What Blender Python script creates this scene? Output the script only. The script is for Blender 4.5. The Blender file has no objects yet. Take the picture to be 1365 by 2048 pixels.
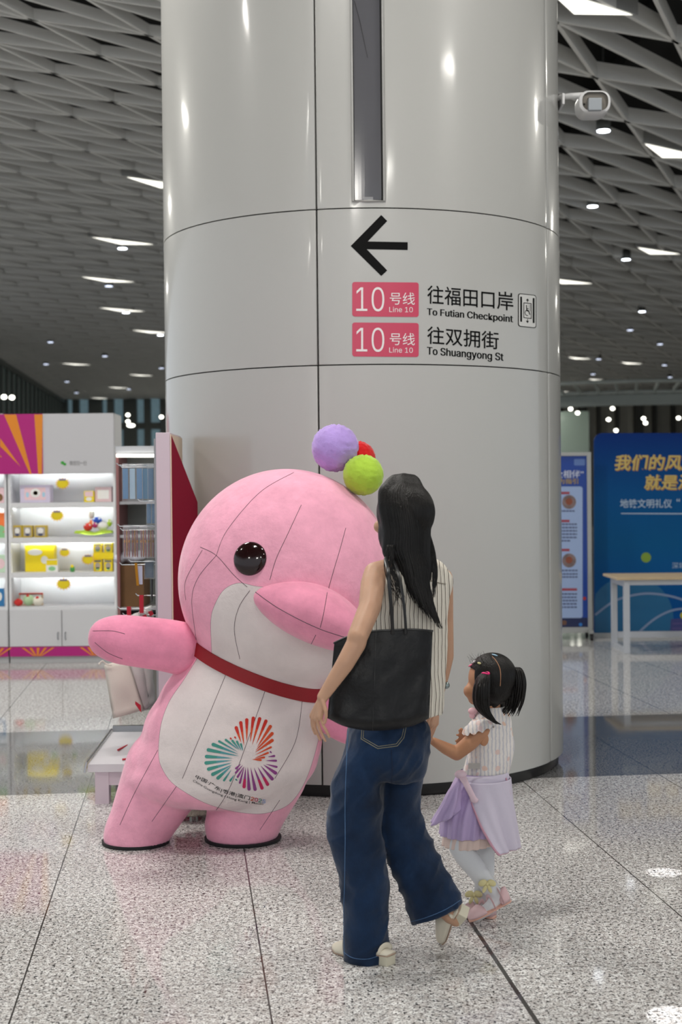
import bpy, bmesh, math, random
from mathutils import Vector, Matrix, noise
from mathutils.bvhtree import BVHTree
import numpy as np

random.seed(7)
C = bpy.context.scene.collection
PI = math.pi

# ------------------------------------------------------------------ camera, world, exposure
F = 2844.0                       # focal length in pixels of the 1365 x 2048 frame (50 mm on 36 mm)
CAMZ = 1.58
PITCH = 39.0 / F
ROLL = 0.0100
_f = Vector((0, math.cos(PITCH), -math.sin(PITCH)))
_u0 = Vector((0, math.sin(PITCH), math.cos(PITCH)))
_r0 = Vector((1, 0, 0))
_up = _u0 * math.cos(ROLL) + _r0 * math.sin(ROLL)
_rt = _r0 * math.cos(ROLL) - _u0 * math.sin(ROLL)
CAM = Vector((0, 0, CAMZ))
cam_d = bpy.data.cameras.new('camera')
cam_d.sensor_fit = 'VERTICAL'
cam_d.sensor_height = 36.0
cam_d.lens = F / 2048.0 * 36.0
cam_d.clip_end = 300
cam_d.dof.use_dof = True
cam_d.dof.focus_distance = 5.7
cam_d.dof.aperture_fstop = 3.5
cam_o = bpy.data.objects.new('camera', cam_d)
C.objects.link(cam_o)
cam_o.matrix_world = Matrix(((_rt.x, _up.x, -_f.x, 0), (_rt.y, _up.y, -_f.y, 0), (_rt.z, _up.z, -_f.z, CAMZ), (0, 0, 0, 1)))
bpy.context.scene.camera = cam_o

w = bpy.data.worlds.new('World'); bpy.context.scene.world = w
w.use_nodes = True
w.node_tree.nodes['Background'].inputs[0].default_value = (0.86, 0.93, 1.0, 1)
w.node_tree.nodes['Background'].inputs[1].default_value = 0.88
LAMP_FAR = 150.0
LAMP_SEEN = 2.0
LAMP_NEAR = 135.0
vs = bpy.context.scene.view_settings
vs.view_transform = 'Standard'; vs.look = 'None'; vs.gamma = 1.0; vs.use_curve_mapping = False
vs.exposure = -0.08
try:
    bpy.context.scene.cycles.use_denoising = True
    bpy.context.scene.cycles.max_bounces = 8
    bpy.context.scene.cycles.sample_clamp_indirect = 6.0
    bpy.context.scene.cycles.caustics_reflective = False
    bpy.context.scene.cycles.caustics_refractive = False
except Exception:
    pass

# ------------------------------------------------------------------ helpers
def ray(px, py):
    return (_f + _rt * ((px - 682.5) / F) + _up * ((1024 - py) / F))
def P(px, py, Y):
    d = ray(px, py); return CAM + d * (Y / d.y)
def G(px, py, z=0.0):
    d = ray(px, py); return CAM + d * ((z - CAMZ) / d.z)
def PX(px, py, X):
    d = ray(px, py); return CAM + d * (X / d.x)
def S(h):
    h = h.lstrip('#'); c = [int(h[i:i + 2], 16) / 255 for i in (0, 2, 4)]
    return tuple(((x / 12.92) if x <= 0.04045 else ((x + 0.055) / 1.055) ** 2.4) for x in c)

_M = {}
def mat(name, col, rough=0.5, metal=0.0, coat=0.0, emis=None, es=0.0, alpha=1.0, sheen=0.0, spec=0.5,
        var=0.0, vscale=8.0, bump=0.0, bscale=60.0, stretch=(1, 1, 1), trans=0.0, bdist=0.01):
    if name in _M: return _M[name]
    m = bpy.data.materials.new(name); m.use_nodes = True
    nt = m.node_tree; b = nt.nodes['Principled BSDF']
    if isinstance(col, str): col = S(col)
    b.inputs['Base Color'].default_value = (*col, 1)
    b.inputs['Roughness'].default_value = rough
    b.inputs['Metallic'].default_value = metal
    b.inputs['Coat Weight'].default_value = coat
    b.inputs['Coat Roughness'].default_value = 0.09
    b.inputs['Specular IOR Level'].default_value = spec
    b.inputs['Alpha'].default_value = alpha
    b.inputs['Sheen Weight'].default_value = sheen
    b.inputs['Transmission Weight'].default_value = trans
    if emis is not None:
        if isinstance(emis, str): emis = S(emis)
        b.inputs['Emission Color'].default_value = (*emis, 1); b.inputs['Emission Strength'].default_value = es
    if var or bump:
        tc = nt.nodes.new('ShaderNodeTexCoord'); mp = nt.nodes.new('ShaderNodeMapping')
        mp.inputs['Scale'].default_value = stretch
        nt.links.new(tc.outputs['Object'], mp.inputs['Vector'])
    if var:
        n = nt.nodes.new('ShaderNodeTexNoise'); n.inputs['Scale'].default_value = vscale; n.inputs['Detail'].default_value = 4
        nt.links.new(mp.outputs[0], n.inputs['Vector'])
        r = nt.nodes.new('ShaderNodeValToRGB')
        r.color_ramp.elements[0].position = 0.3; r.color_ramp.elements[1].position = 0.7
        r.color_ramp.elements[0].color = (*[max(0, c * (1 - var)) for c in col], 1)
        r.color_ramp.elements[1].color = (*[min(1, c * (1 + var)) for c in col], 1)
        nt.links.new(n.outputs['Fac'], r.inputs[0]); nt.links.new(r.outputs[0], b.inputs['Base Color'])
    if bump:
        n2 = nt.nodes.new('ShaderNodeTexNoise'); n2.inputs['Scale'].default_value = bscale; n2.inputs['Detail'].default_value = 3
        nt.links.new(mp.outputs[0], n2.inputs['Vector'])
        bp = nt.nodes.new('ShaderNodeBump'); bp.inputs['Strength'].default_value = bump; bp.inputs['Distance'].default_value = bdist
        nt.links.new(n2.outputs['Fac'], bp.inputs['Height']); nt.links.new(bp.outputs[0], b.inputs['Normal'])
    _M[name] = m
    return m

class N:                                     # tiny node-building helper
    def __init__(s, m): s.t = m.node_tree; s.b = s.t.nodes['Principled BSDF']
    def n(s, kind, **kw):
        o = s.t.nodes.new('ShaderNode' + kind)
        for k, v in kw.items():
            if k in o.inputs.keys(): o.inputs[k].default_value = v
            else: setattr(o, k, v)
        return o
    def l(s, a, b): s.t.links.new(a, b)
    def math(s, op, a, b=None, c=None):
        o = s.t.nodes.new('ShaderNodeMath'); o.operation = op
        for i, v in enumerate((a, b, c)):
            if v is None: continue
            if isinstance(v, (int, float)): o.inputs[i].default_value = v
            else: s.l(v, o.inputs[i])
        return o.outputs[0]
    def mix(s, fac, a, b):
        o = s.t.nodes.new('ShaderNodeMix'); o.data_type = 'RGBA'
        for sock, v in ((o.inputs[0], fac), (o.inputs[6], a), (o.inputs[7], b)):
            if isinstance(v, tuple): sock.default_value = (*v, 1) if len(v) == 3 else v
            elif isinstance(v, (int, float)): sock.default_value = v
            else: s.l(v, sock)
        return o.outputs[2]

class MB:                                    # collects verts / faces and links them as ONE mesh object
    def __init__(s): s.v = []; s.f = []; s.mi = []; s.cur = 0
    def add(s, vs_, fs):
        o = len(s.v); s.v += [tuple(v) for v in vs_]; s.f += [tuple(i + o for i in f) for f in fs]; s.mi += [s.cur] * len(fs)
        return s
    def box(s, c, size, rz=0.0, M=None):
        hx, hy, hz = [k / 2 for k in size]; R = Matrix.Rotation(rz, 4, 'Z') if M is None else M
        pts = [Vector(c) + (R @ Vector((x * hx, y * hy, z * hz))) for x in (-1, 1) for y in (-1, 1) for z in (-1, 1)]
        return s.add(pts, [(0, 1, 3, 2), (4, 6, 7, 5), (0, 4, 5, 1), (2, 3, 7, 6), (0, 2, 6, 4), (1, 5, 7, 3)])
    def bx(s, x0, x1, y0, y1, z0, z1):
        return s.box(((x0 + x1) / 2, (y0 + y1) / 2, (z0 + z1) / 2), (abs(x1 - x0), abs(y1 - y0), abs(z1 - z0)))
    def bar(s, a, b, w_, h):                 # rectangular bar from a to b
        a, b = Vector(a), Vector(b); d = b - a; L = d.length
        q = d.to_track_quat('X', 'Z').to_matrix().to_4x4()
        return s.box((a + b) / 2, (L, w_, h), M=q)
    def tube(s, pts, radii, sides=8, cap=True, flat=1.0, upv=None, closed_ends=None):
        pts = [Vector(p) for p in pts]; n = len(pts)
        if isinstance(radii, (int, float)): radii = [radii] * n
        t0 = (pts[1] - pts[0]).normalized()
        ref = Vector(upv) if upv else (Vector((0, 0, 1)) if abs(t0.z) < 0.9 else Vector((0, 1, 0)))
        u = (ref - t0 * ref.dot(t0)).normalized(); V = []; Fc = []
        for i, p in enumerate(pts):
            t = (pts[min(i + 1, n - 1)] - pts[max(i - 1, 0)])
            t = t.normalized() if t.length > 1e-9 else t0
            u = (u - t * u.dot(t)); u = u.normalized() if u.length > 1e-6 else t.orthogonal().normalized()
            wv = t.cross(u); r = radii[i]
            rx, ry = (r if isinstance(r, tuple) else (r, r * flat))
            for k in range(sides):
                a = 2 * PI * k / sides
                V.append(p + u * (ry * math.cos(a)) + wv * (rx * math.sin(a)))
        for i in range(n - 1):
            for k in range(sides):
                k2 = (k + 1) % sides
                Fc.append((i * sides + k, i * sides + k2, (i + 1) * sides + k2, (i + 1) * sides + k))
        if cap:
            Fc.append(tuple(range(sides - 1, -1, -1))); Fc.append(tuple((n - 1) * sides + k for k in range(sides)))
        return s.add(V, Fc)
    def ring(s, rings, cap0=True, cap1=True):   # loft of equal-length point rings
        n = len(rings[0]); V = [p for r in rings for p in r]; Fc = []
        for i in range(len(rings) - 1):
            for k in range(n):
                k2 = (k + 1) % n
                Fc.append((i * n + k, i * n + k2, (i + 1) * n + k2, (i + 1) * n + k))
        if cap0: Fc.append(tuple(range(n - 1, -1, -1)))
        if cap1: Fc.append(tuple((len(rings) - 1) * n + k for k in range(n)))
        return s.add(V, Fc)
    def ell(s, c, r, M=None, seg=20, rings=12):
        c = Vector(c); r = Vector(r) if not isinstance(r, (int, float)) else Vector((r, r, r)); V = []; Fc = []
        M = M or Matrix.Identity(3)
        V.append(c + M @ Vector((0, 0, r.z)))
        for i in range(1, rings):
            th = PI * i / rings
            for k in range(seg):
                a = 2 * PI * k / seg
                V.append(c + M @ Vector((r.x * math.sin(th) * math.cos(a), r.y * math.sin(th) * math.sin(a), r.z * math.cos(th))))
        V.append(c + M @ Vector((0, 0, -r.z)))
        for k in range(seg): Fc.append((0, 1 + k, 1 + (k + 1) % seg))
        for i in range(rings - 2):
            for k in range(seg):
                a = 1 + i * seg; k2 = (k + 1) % seg
                Fc.append((a + k, a + seg + k, a + seg + k2, a + k2))
        a = 1 + (rings - 2) * seg; L = len(V) - 1
        for k in range(seg): Fc.append((a + k, L, a + (k + 1) % seg))
        return s.add(V, Fc)
    def cap(s, a, b, ra, rb, seg=14):         # tapered capsule
        a, b = Vector(a), Vector(b); d = b - a; L = max(d.length, 1e-6); t = d / L
        pts = []; rad = []
        for i in range(5):
            th = PI / 2 * (1 - i / 5.0); pts.append(a - t * ra * math.sin(th)); rad.append(max(ra * math.cos(th), ra * 0.02))
        pts.append(a); rad.append(ra); pts.append(b); rad.append(rb)
        for i in range(1, 6):
            th = PI / 2 * i / 5.0; pts.append(b + t * rb * math.sin(th)); rad.append(max(rb * math.cos(th), rb * 0.02))
        return s.tube(pts, rad, seg)
    def prism(s, poly, y0, y1):               # polygon in x,z extruded along y
        n = len(poly); V = [(x, y0, z) for x, z in poly] + [(x, y1, z) for x, z in poly]
        Fc = [tuple(range(n)), tuple(range(2 * n - 1, n - 1, -1))] + [(i, i + n, (i + 1) % n + n, (i + 1) % n) for i in range(n)]
        return s.add(V, Fc)
    def lathe(s, prof, c=(0, 0, 0), seg=32):
        c = Vector(c)
        return s.ring([[c + Vector((r * math.cos(2 * PI * k / seg), r * math.sin(2 * PI * k / seg), z)) for k in range(seg)] for r, z in prof])
    def mesh(s, name):
        me = bpy.data.meshes.new(name); me.from_pydata(s.v, [], s.f); me.update()
        for p, i in zip(me.polygons, s.mi): p.material_index = i
        return me
    def build(s, name, m, parent=None, smooth=False, bevel=0.0, seg=2, fixn=True, loc=None):
        me = s.mesh(name)
        return link(name, me, m, parent, smooth, bevel, seg, fixn)

def link(name, me, m, parent=None, smooth=False, bevel=0.0, seg=2, fixn=True):
    bm = bmesh.new(); bm.from_mesh(me)
    if bevel:
        bmesh.ops.remove_doubles(bm, verts=bm.verts, dist=1e-6)
        es = [e for e in bm.edges if len(e.link_faces) == 2 and e.calc_face_angle(0) > 0.5]
        bmesh.ops.bevel(bm, geom=es, offset=bevel, segments=seg, affect='EDGES', profile=0.6, clamp_overlap=True)
    if fixn: bmesh.ops.recalc_face_normals(bm, faces=bm.faces)
    bm.to_mesh(me); bm.free()
    for mm in (m if isinstance(m, (list, tuple)) else [m]): me.materials.append(mm)
    if smooth:
        for p in me.polygons: p.use_smooth = True
        if smooth != 'all':
            try: me.set_sharp_from_angle(angle=math.radians(45))
            except Exception: pass
    o = bpy.data.objects.new(name, me); C.objects.link(o)
    if parent is not None: o.parent = parent; o.matrix_parent_inverse = parent_inv(parent)
    return o
def parent_inv(p):
    M = p.matrix_basis.copy(); q = p
    while q.parent is not None:
        M = q.parent.matrix_basis @ q.matrix_parent_inverse @ M if False else M; q = q.parent
    return M.inverted()
def tag(o, label, cat, group=None, kind=None):
    o['label'] = label; o['category'] = cat
    if group: o['group'] = group
    if kind: o['kind'] = kind
    return o
def thing(name, label, cat, loc=(0, 0, 0), group=None, kind=None):
    o = bpy.data.objects.new(name, None); C.objects.link(o); o.location = loc; o.empty_display_size = 0.1
    return tag(o, label, cat, group, kind)
def struct(o): o['kind'] = 'structure'; return o
def dup(root, loc, label=None, rz=None):
    r = root.copy(); C.objects.link(r); r.location = loc
    if rz is not None: r.rotation_euler = (0, 0, rz)
    if label: r['label'] = label
    for ch in list(root.children):
        c = ch.copy(); C.objects.link(c); c.parent = r
        for g in list(ch.children):
            d = g.copy(); C.objects.link(d); d.parent = c
    return r

def fuse(mb, voxel, smooth_it=6, fac=0.5, subdiv=0):   # one continuous skin over overlapping shapes
    me = mb.mesh('tmp'); o = bpy.data.objects.new('tmp', me); C.objects.link(o)
    bm = bmesh.new(); bm.from_mesh(me); bmesh.ops.recalc_face_normals(bm, faces=bm.faces); bm.to_mesh(me); bm.free()
    r = o.modifiers.new('r', 'REMESH'); r.mode = 'VOXEL'; r.voxel_size = voxel; r.adaptivity = 0
    if smooth_it:
        sm = o.modifiers.new('s', 'SMOOTH'); sm.factor = fac; sm.iterations = smooth_it
    dg = bpy.context.evaluated_depsgraph_get(); dg.update()
    out = bpy.data.meshes.new_from_object(o.evaluated_get(dg))
    bpy.data.objects.remove(o); bpy.data.meshes.remove(me)
    return out

try:                                            # the sans-serif that ships inside Blender itself
    SANS = bpy.data.fonts.load(bpy.utils.system_resource('DATAFILES', path='fonts') + '/Inter.woff2')
except Exception:
    SANS = None
def text_mesh(txt, size=1.0, bold=0.0, align='LEFT', extrude=0.0, shear=0.0, space=1.0):
    cu = bpy.data.curves.new('t', 'FONT'); cu.body = txt
    if SANS and ord(max(txt)) < 128: cu.font = SANS
    cu.size = size; cu.offset = bold
    cu.align_x = align; cu.extrude = extrude; cu.shear = shear; cu.space_character = space; cu.resolution_u = 4
    o = bpy.data.objects.new('t', cu); C.objects.link(o)
    dg = bpy.context.evaluated_depsgraph_get(); dg.update()
    me = bpy.data.meshes.new_from_object(o.evaluated_get(dg))
    V = [tuple(v.co) for v in me.vertices]; Fc = [tuple(p.vertices) for p in me.polygons]
    bpy.data.objects.remove(o); bpy.data.curves.remove(cu); bpy.data.meshes.remove(me)
    return V, Fc
def text_fit(txt, x0, x1, y0, y1, bold=0.0):   # glyph mesh stretched to a box (bounding box of its ink)
    V, Fc = text_mesh(txt, 1.0, bold)
    xs = [v[0] for v in V]; ys = [v[1] for v in V]
    sx = (x1 - x0) / (max(xs) - min(xs)); sy = (y1 - y0) / (max(ys) - min(ys))
    return [((v[0] - min(xs)) * sx + x0, (v[1] - min(ys)) * sy + y0) for v in V], Fc

def fbm(p, sc=1.0, oct_=3):
    s_ = 0.0; a = 1.0; p = Vector(p) * sc
    for _ in range(oct_):
        s_ += a * noise.noise(p); a *= 0.5; p = p * 2.03
    return s_
def lerp(a, b, t): return a + (b - a) * t
def spline(pts, n):                             # Catmull-Rom through points (Vectors or tuples)
    pts = [Vector(p) for p in pts]; out = []; m = len(pts) - 1
    for i in range(n):
        x = i / (n - 1) * m; k = min(int(x), m - 1); t = x - k
        p0, p1, p2, p3 = pts[max(k - 1, 0)], pts[k], pts[k + 1], pts[min(k + 2, m)]
        out.append(0.5 * ((2 * p1) + (p2 - p0) * t + (2 * p0 - 5 * p1 + 4 * p2 - p3) * t * t + (3 * p1 - p0 - 3 * p2 + p3) * t ** 3))
    return out
def splv(vals, n): return [v.x for v in spline([(a, 0, 0) for a in vals], n)]

# ================================================================== SETTING
# ---- floor: polished speckled granite slabs
TA = math.radians(6.2)                          # heading of the slab joints
def floor_mat():
    m = bpy.data.materials.new('granite_floor'); m.use_nodes = True; q = N(m)
    tc = q.n('TexCoord'); mp = q.n('Mapping'); mp.inputs['Rotation'].default_value = (0, 0, -TA)
    q.l(tc.outputs['Object'], mp.inputs['Vector'])
    sep = q.n('SeparateXYZ'); q.l(mp.outputs[0], sep.inputs[0])
    n1 = q.n('TexNoise', Scale=76.0, Detail=3.0, Roughness=0.62); q.l(tc.outputs['Object'], n1.inputs['Vector'])
    n2 = q.n('TexNoise', Scale=140.0, Detail=2.0, Roughness=0.6); q.l(tc.outputs['Object'], n2.inputs['Vector'])
    n3 = q.n('TexNoise', Scale=42.0, Detail=3.0); q.l(tc.outputs['Object'], n3.inputs['Vector'])
    n4 = q.n('TexNoise', Scale=1.6, Detail=2.0); q.l(tc.outputs['Object'], n4.inputs['Vector'])
    r1 = q.n('ValToRGB'); r1.color_ramp.elements[0].position = 0.39; r1.color_ramp.elements[1].position = 0.44
    q.l(n1.outputs['Fac'], r1.inputs[0])
    r2 = q.n('ValToRGB'); r2.color_ramp.elements[0].position = 0.41; r2.color_ramp.elements[1].position = 0.48
    q.l(n2.outputs['Fac'], r2.inputs[0])
    r3 = q.n('ValToRGB'); r3.color_ramp.elements[0].position = 0.36; r3.color_ramp.elements[1].position = 0.62
    r3.color_ramp.elements[0].color = (*S('bdb8b5'), 1); r3.color_ramp.elements[1].color = (*S('f0f0ef'), 1)
    q.l(n3.outputs['Fac'], r3.inputs[0])
    c = q.mix(r2.outputs[0], S('7d7a7a'), r3.outputs[0])
    c = q.mix(r1.outputs[0], S('1d1b1c'), c)
    # dark granite border band
    yb = sep.outputs['Y']
    band = q.math('MULTIPLY', q.math('GREATER_THAN', yb, BAND0), q.math('LESS_THAN', yb, BAND1))
    dk = q.mix(r2.outputs[0], S('403f40'), S('7c7c7d')); dk = q.mix(r1.outputs[0], S('2c2c2e'), dk)
    c = q.mix(band, c, dk)
    # slab joints
    def joint(coord, off, per, wd):
        t = q.math('DIVIDE', q.math('SUBTRACT', coord, off), per)
        fr = q.math('ABSOLUTE', q.math('SUBTRACT', t, q.math('ROUND', t)))
        return q.math('LESS_THAN', fr, wd / per / 2)
    jx = joint(sep.outputs['X'], JX0, JXP, 0.0055)
    jy = joint(sep.outputs['Y'], JY0, JYP, 0.0030)
    thick = q.math('LESS_THAN', q.math('ABSOLUTE', q.math('SUBTRACT', sep.outputs['X'], JX0 + JXP)), 0.0075)
    thick = q.math('MULTIPLY', thick, q.math('LESS_THAN', sep.outputs['Y'], BAND0))
    j = q.math('MAXIMUM', q.math('MAXIMUM', jx, q.math('MULTIPLY', jy, 0.75)), thick)
    c = q.mix(j, c, S('3a3735'))
    q.l(c, q.b.inputs['Base Color'])
    rr = q.n('MapRange'); rr.inputs['From Min'].default_value = 0.3; rr.inputs['From Max'].default_value = 0.7
    rr.inputs['To Min'].default_value = 0.04; rr.inputs['To Max'].default_value = 0.08
    q.l(n4.outputs['Fac'], rr.inputs['Value'])
    q.l(rr.outputs[0], q.b.inputs['Roughness'])
    q.b.inputs['Specular IOR Level'].default_value = 0.32
    return m
def rotT(p):                                     # world point -> joint frame
    return Vector((p.x * math.cos(TA) - p.y * math.sin(-TA) * 1.0, 0, 0))
_R = Matrix.Rotation(-TA, 3, 'Z')
def jf(px, py):
    return _R @ G(px, py)
_a, _b, _c = jf(545, 2048), jf(1080, 2048), jf(20, 2048)
JX0, JXP = _a.x, (_b.x - _c.x) / 2
JY0 = jf(1280, 1755).y; JYP = (jf(1365, 1632).y - jf(1365, 1922).y) / 2
BAND0, BAND1 = jf(1240, 1551).y, jf(1240, 1431).y
print('joints', JX0, JXP, JY0, JYP, BAND0, BAND1)
fl = MB(); fl.bx(-45, 45, -14, 70, -0.10, 0.0)
struct(fl.build('floor', floor_mat()))

# ---- ceiling: triangulated lattice of white fins under a dark void
CZ = 5.98
LA = Vector((0.71, 1.84, 0)); LB = Vector((1.29, 0.66, 0)); LO = Vector((2.05, 13.4, 0))
fin = mat('fin_white_paint', 'ebebe8', 0.55)
def clip(o, d, x0, x1, y0, y1):
    t0, t1 = -1e9, 1e9
    for c_, d_, lo, hi in ((o.x, d.x, x0, x1), (o.y, d.y, y0, y1)):
        if abs(d_) < 1e-9:
            if c_ < lo or c_ > hi: return None
        else:
            a, b = (lo - c_) / d_, (hi - c_) / d_
            t0 = max(t0, min(a, b)); t1 = min(t1, max(a, b))
    return (o + d * t0, o + d * t1) if t1 > t0 + 0.2 else None
FH, FW = 0.17, 0.040
mb = MB()
LO2, LA2, LB2 = Vector((-2.37, 14.3, 0)), Vector((0.44, 1.08, 0)), Vector((1.01, 0.48, 0))    # finer lattice left of the column
for o_, d, step, X0, X1 in ((LO, LA, LB, .2, 24), (LO, LB, LA, .2, 24), (LO, LA + LB, LA, .2, 24), (LO2, LA2, LB2, -15.5, .2), (LO2, LB2, LA2, -15.5, .2), (LO2, LA2 + LB2, LA2, -15.5, .2)):
    for k in range(-90, 91):
        s_ = clip(o_ + step * k, d.normalized(), X0, X1, -7, 66)
        if s_:
            a, b = s_
            fh = FH if X0 > 0 else .105; mb.bar((a.x, a.y, CZ + fh / 2), (b.x, b.y, CZ + fh / 2), FW if X0 > 0 else .03, fh)
struct(mb.build('ceiling', fin))
mb = MB(); mb.bx(-15.5, 24, -7, 66, 7.4, 7.5)
for k in range(9):
    mb.bx(-14 + k * 4.4, -13.6 + k * 4.4, -7, 66, 6.9, 7.15)
struct(mb.build('ceiling_void', mat('void_black', '0c0c0c', 0.9)))

# ---- walls
glass_dk = mat('smoked_glass_added_glow', '4a5450', 0.12, spec=0.5, emis='7f8f88', es=.07)  # slight glow added so the dark left glass wall renders greyer
glass_lt = mat('blue_glass_added_glow', '6f8c98', 0.12, spec=0.5, var=0.35, vscale=1.6, emis='9fc0cc', es=.22)  # faint glow added to the glass, standing in for daylight behind it
mull = mat('mullion_grey', '6a6f6d', 0.45)
wl = MB(); wl.bar((-10.0, 34, 3.3), (-12.9, 66, 3.3), 0.12, 5.9 + 0.9)
struct(wl.build('wall_left', glass_dk))
mm = MB(); ml = MB()
for k in range(27):
    t = k / 26; x, y = lerp(-10.0, -12.9, t) + 0.1, lerp(34, 66, t)
    mm.box((x, y, 3.1), (0.10, 0.10, 6.1))
mm.bar((-9.88, 34, 5.9), (-12.78, 66, 5.9), 0.14, 0.16)
struct(mm.build('trim_1', mull))
wb = MB(); wb.bx(-13, -3.0, 66, 66.2, 0, 7.4)
struct(wb.build('wall_back', glass_lt))
wp = MB(); wp.bx(-3.0, 24, 66, 66.2, 0, 7.4)
struct(wp.build('wall_end', mat('end_wall_panels', 'b3b1a6', 0.35, var=0.15, vscale=0.7)))
wr = MB(); wr.bx(24, 24.2, 20, 66, 0, 7.4)
struct(wr.build('wall_right', mat('side_wall', '8a908e', 0.5)))
mt = MB()
for i, x in enumerate([-12.9, -12.2, -11.3, -10.6, -9.7, -8.9, -8.0, -7.3, -6.4, -5.6, -4.7, -3.9, -3.0]):
    wd = 0.30 if i % 2 else 0.62
    mt.bx(x - wd / 2, x + wd / 2, 65.6, 66, 0, 6.0)
mt.bx(-13, -3, 65.7, 66, 4.6, 4.9)
struct(mt.build('trim_2', mull))
mt = MB()
for i in range(18):
    x = 8.5 + i * 0.86
    mt.bx(x - 0.06, x + (0.30 if i % 3 == 0 else 0.06), 65.4, 66, 0, 6.0)
struct(mt.build('trim_3', mat('dark_mullion', '3c3d3a', 0.5)))
gw = MB(); gw.bx(9.1, 10.5, 60, 60.1, 0, 4.9)
tag(gw.build('glass_partition', mat('pale_green_glass', 'a9bdb2', 0.15)), 'pale green glass partition rising behind the blue poster stand by the column', 'glass partition')

# ---- lamps of the hall
lamp_far = mat('lamp_panel_far', 'ffffff', emis=(1.0, 0.97, 0.86), es=LAMP_SEEN)
lamp_mid = mat('lamp_panel_mid', 'ffffff', emis=(1.0, 0.97, 0.88), es=LAMP_FAR)
lamp_near = mat('lamp_panel', 'ffffff', emis=(1.0, 0.965, 0.90), es=LAMP_NEAR)
housing = mat('lamp_housing', 'a6a7a6', 0.5)
def tri_lamp(c, sc, m, label, group):
    V = [Vector((-.48, -.45, 0)), Vector((.48, .32, 0)), Vector((-.1, .28, 0))]
    t = thing('ceiling_light', label, 'ceiling light', (c.x, c.y, CZ - 0.012), group)
    a = MB(); n = []
    for v in V: n.append((v.x * sc, v.y * sc, 0.0))
    a.add(n, [(0, 2, 1)])
    o = a.build('diffuser', m, None, fixn=False); o.parent = t
    h = MB()
    out = [(v.x * sc * 1.12, v.y * sc * 1.12, z) for z in (0.01, 0.16) for v in V]
    h.add(out, [(0, 1, 4, 3), (1, 2, 5, 4), (2, 0, 3, 5), (3, 4, 5), (0, 2, 1)])
    o = h.build('housing', housing, None); o.parent = t
    return t
SEEN = [(1180, 6, 'largest triangular ceiling light, cut off by the top right of the photo', .95),
        (1352, 303, 'triangular ceiling light at the right edge below the round camera', 1.05),
        (1318, 502, 'triangular ceiling light second down the right edge', 1.0),
        (1140, 562, 'triangular ceiling light tucked against the right side of the column at arrow height', 1.15),
        (1160, 716, 'small far ceiling light just right of the column above the ring canopy, left of two', .95),
        (1264, 726, 'small far ceiling light above the ring canopy, level with the one beside the column', .95),
        (1195, 759, 'tiny far ceiling light above the ring canopy, third nearest the column', .85),
        (1317, 762, 'tiny far ceiling light above the ring canopy near the right edge', .75),
        (1130, 783, 'tiny ceiling light touching the column right above the ring canopy', .75),
        (1277, 785, 'lowest tiny ceiling light right above the middle of the ring canopy', .7),
        (330, 366, 'ceiling light mostly hidden by the left edge of the column, highest on the left', 1.0),
        (248, 482, 'largest whole triangular ceiling light left of the column', 1.0),
        (218, 559, 'triangular ceiling light left of the column, second whole one down', 1.0),
        (246, 619, 'triangular ceiling light left of the column, third whole one down', 1.0),
        (305, 663, 'triangular ceiling light touching the left edge of the column, fourth down', 1.0),
        (153, 728, 'far ceiling light nearest the dark glass wall on the left', .9),
        (283, 750, 'far ceiling light left of the column just over the back wall', .85),
        (237, 775, 'far ceiling light over the back wall, midway to the shelf sign', .8),
        (200, 796, 'lowest far ceiling light just above the shop shelf', .8)]
for px, py, lb, sc in SEEN:
    tri_lamp(G(px, py, CZ), sc, lamp_far, lb, 'triangular ceiling lights')
for x, y in ((0.5, 14), (0.4, 37), (3.5, 44), (-1, 50), (4, 56), (7.5, 59), (-5.5, 59), (-8.5, 12), (-9, 19), (9, 12), (11, 20), (14, 30), (-11, 28), (16, 42)):
    tri_lamp(Vector((x, y, 0)), 1.1, lamp_mid, 'triangular ceiling light hidden behind the column or outside the picture', 'overhead triangular ceiling lights')
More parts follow.
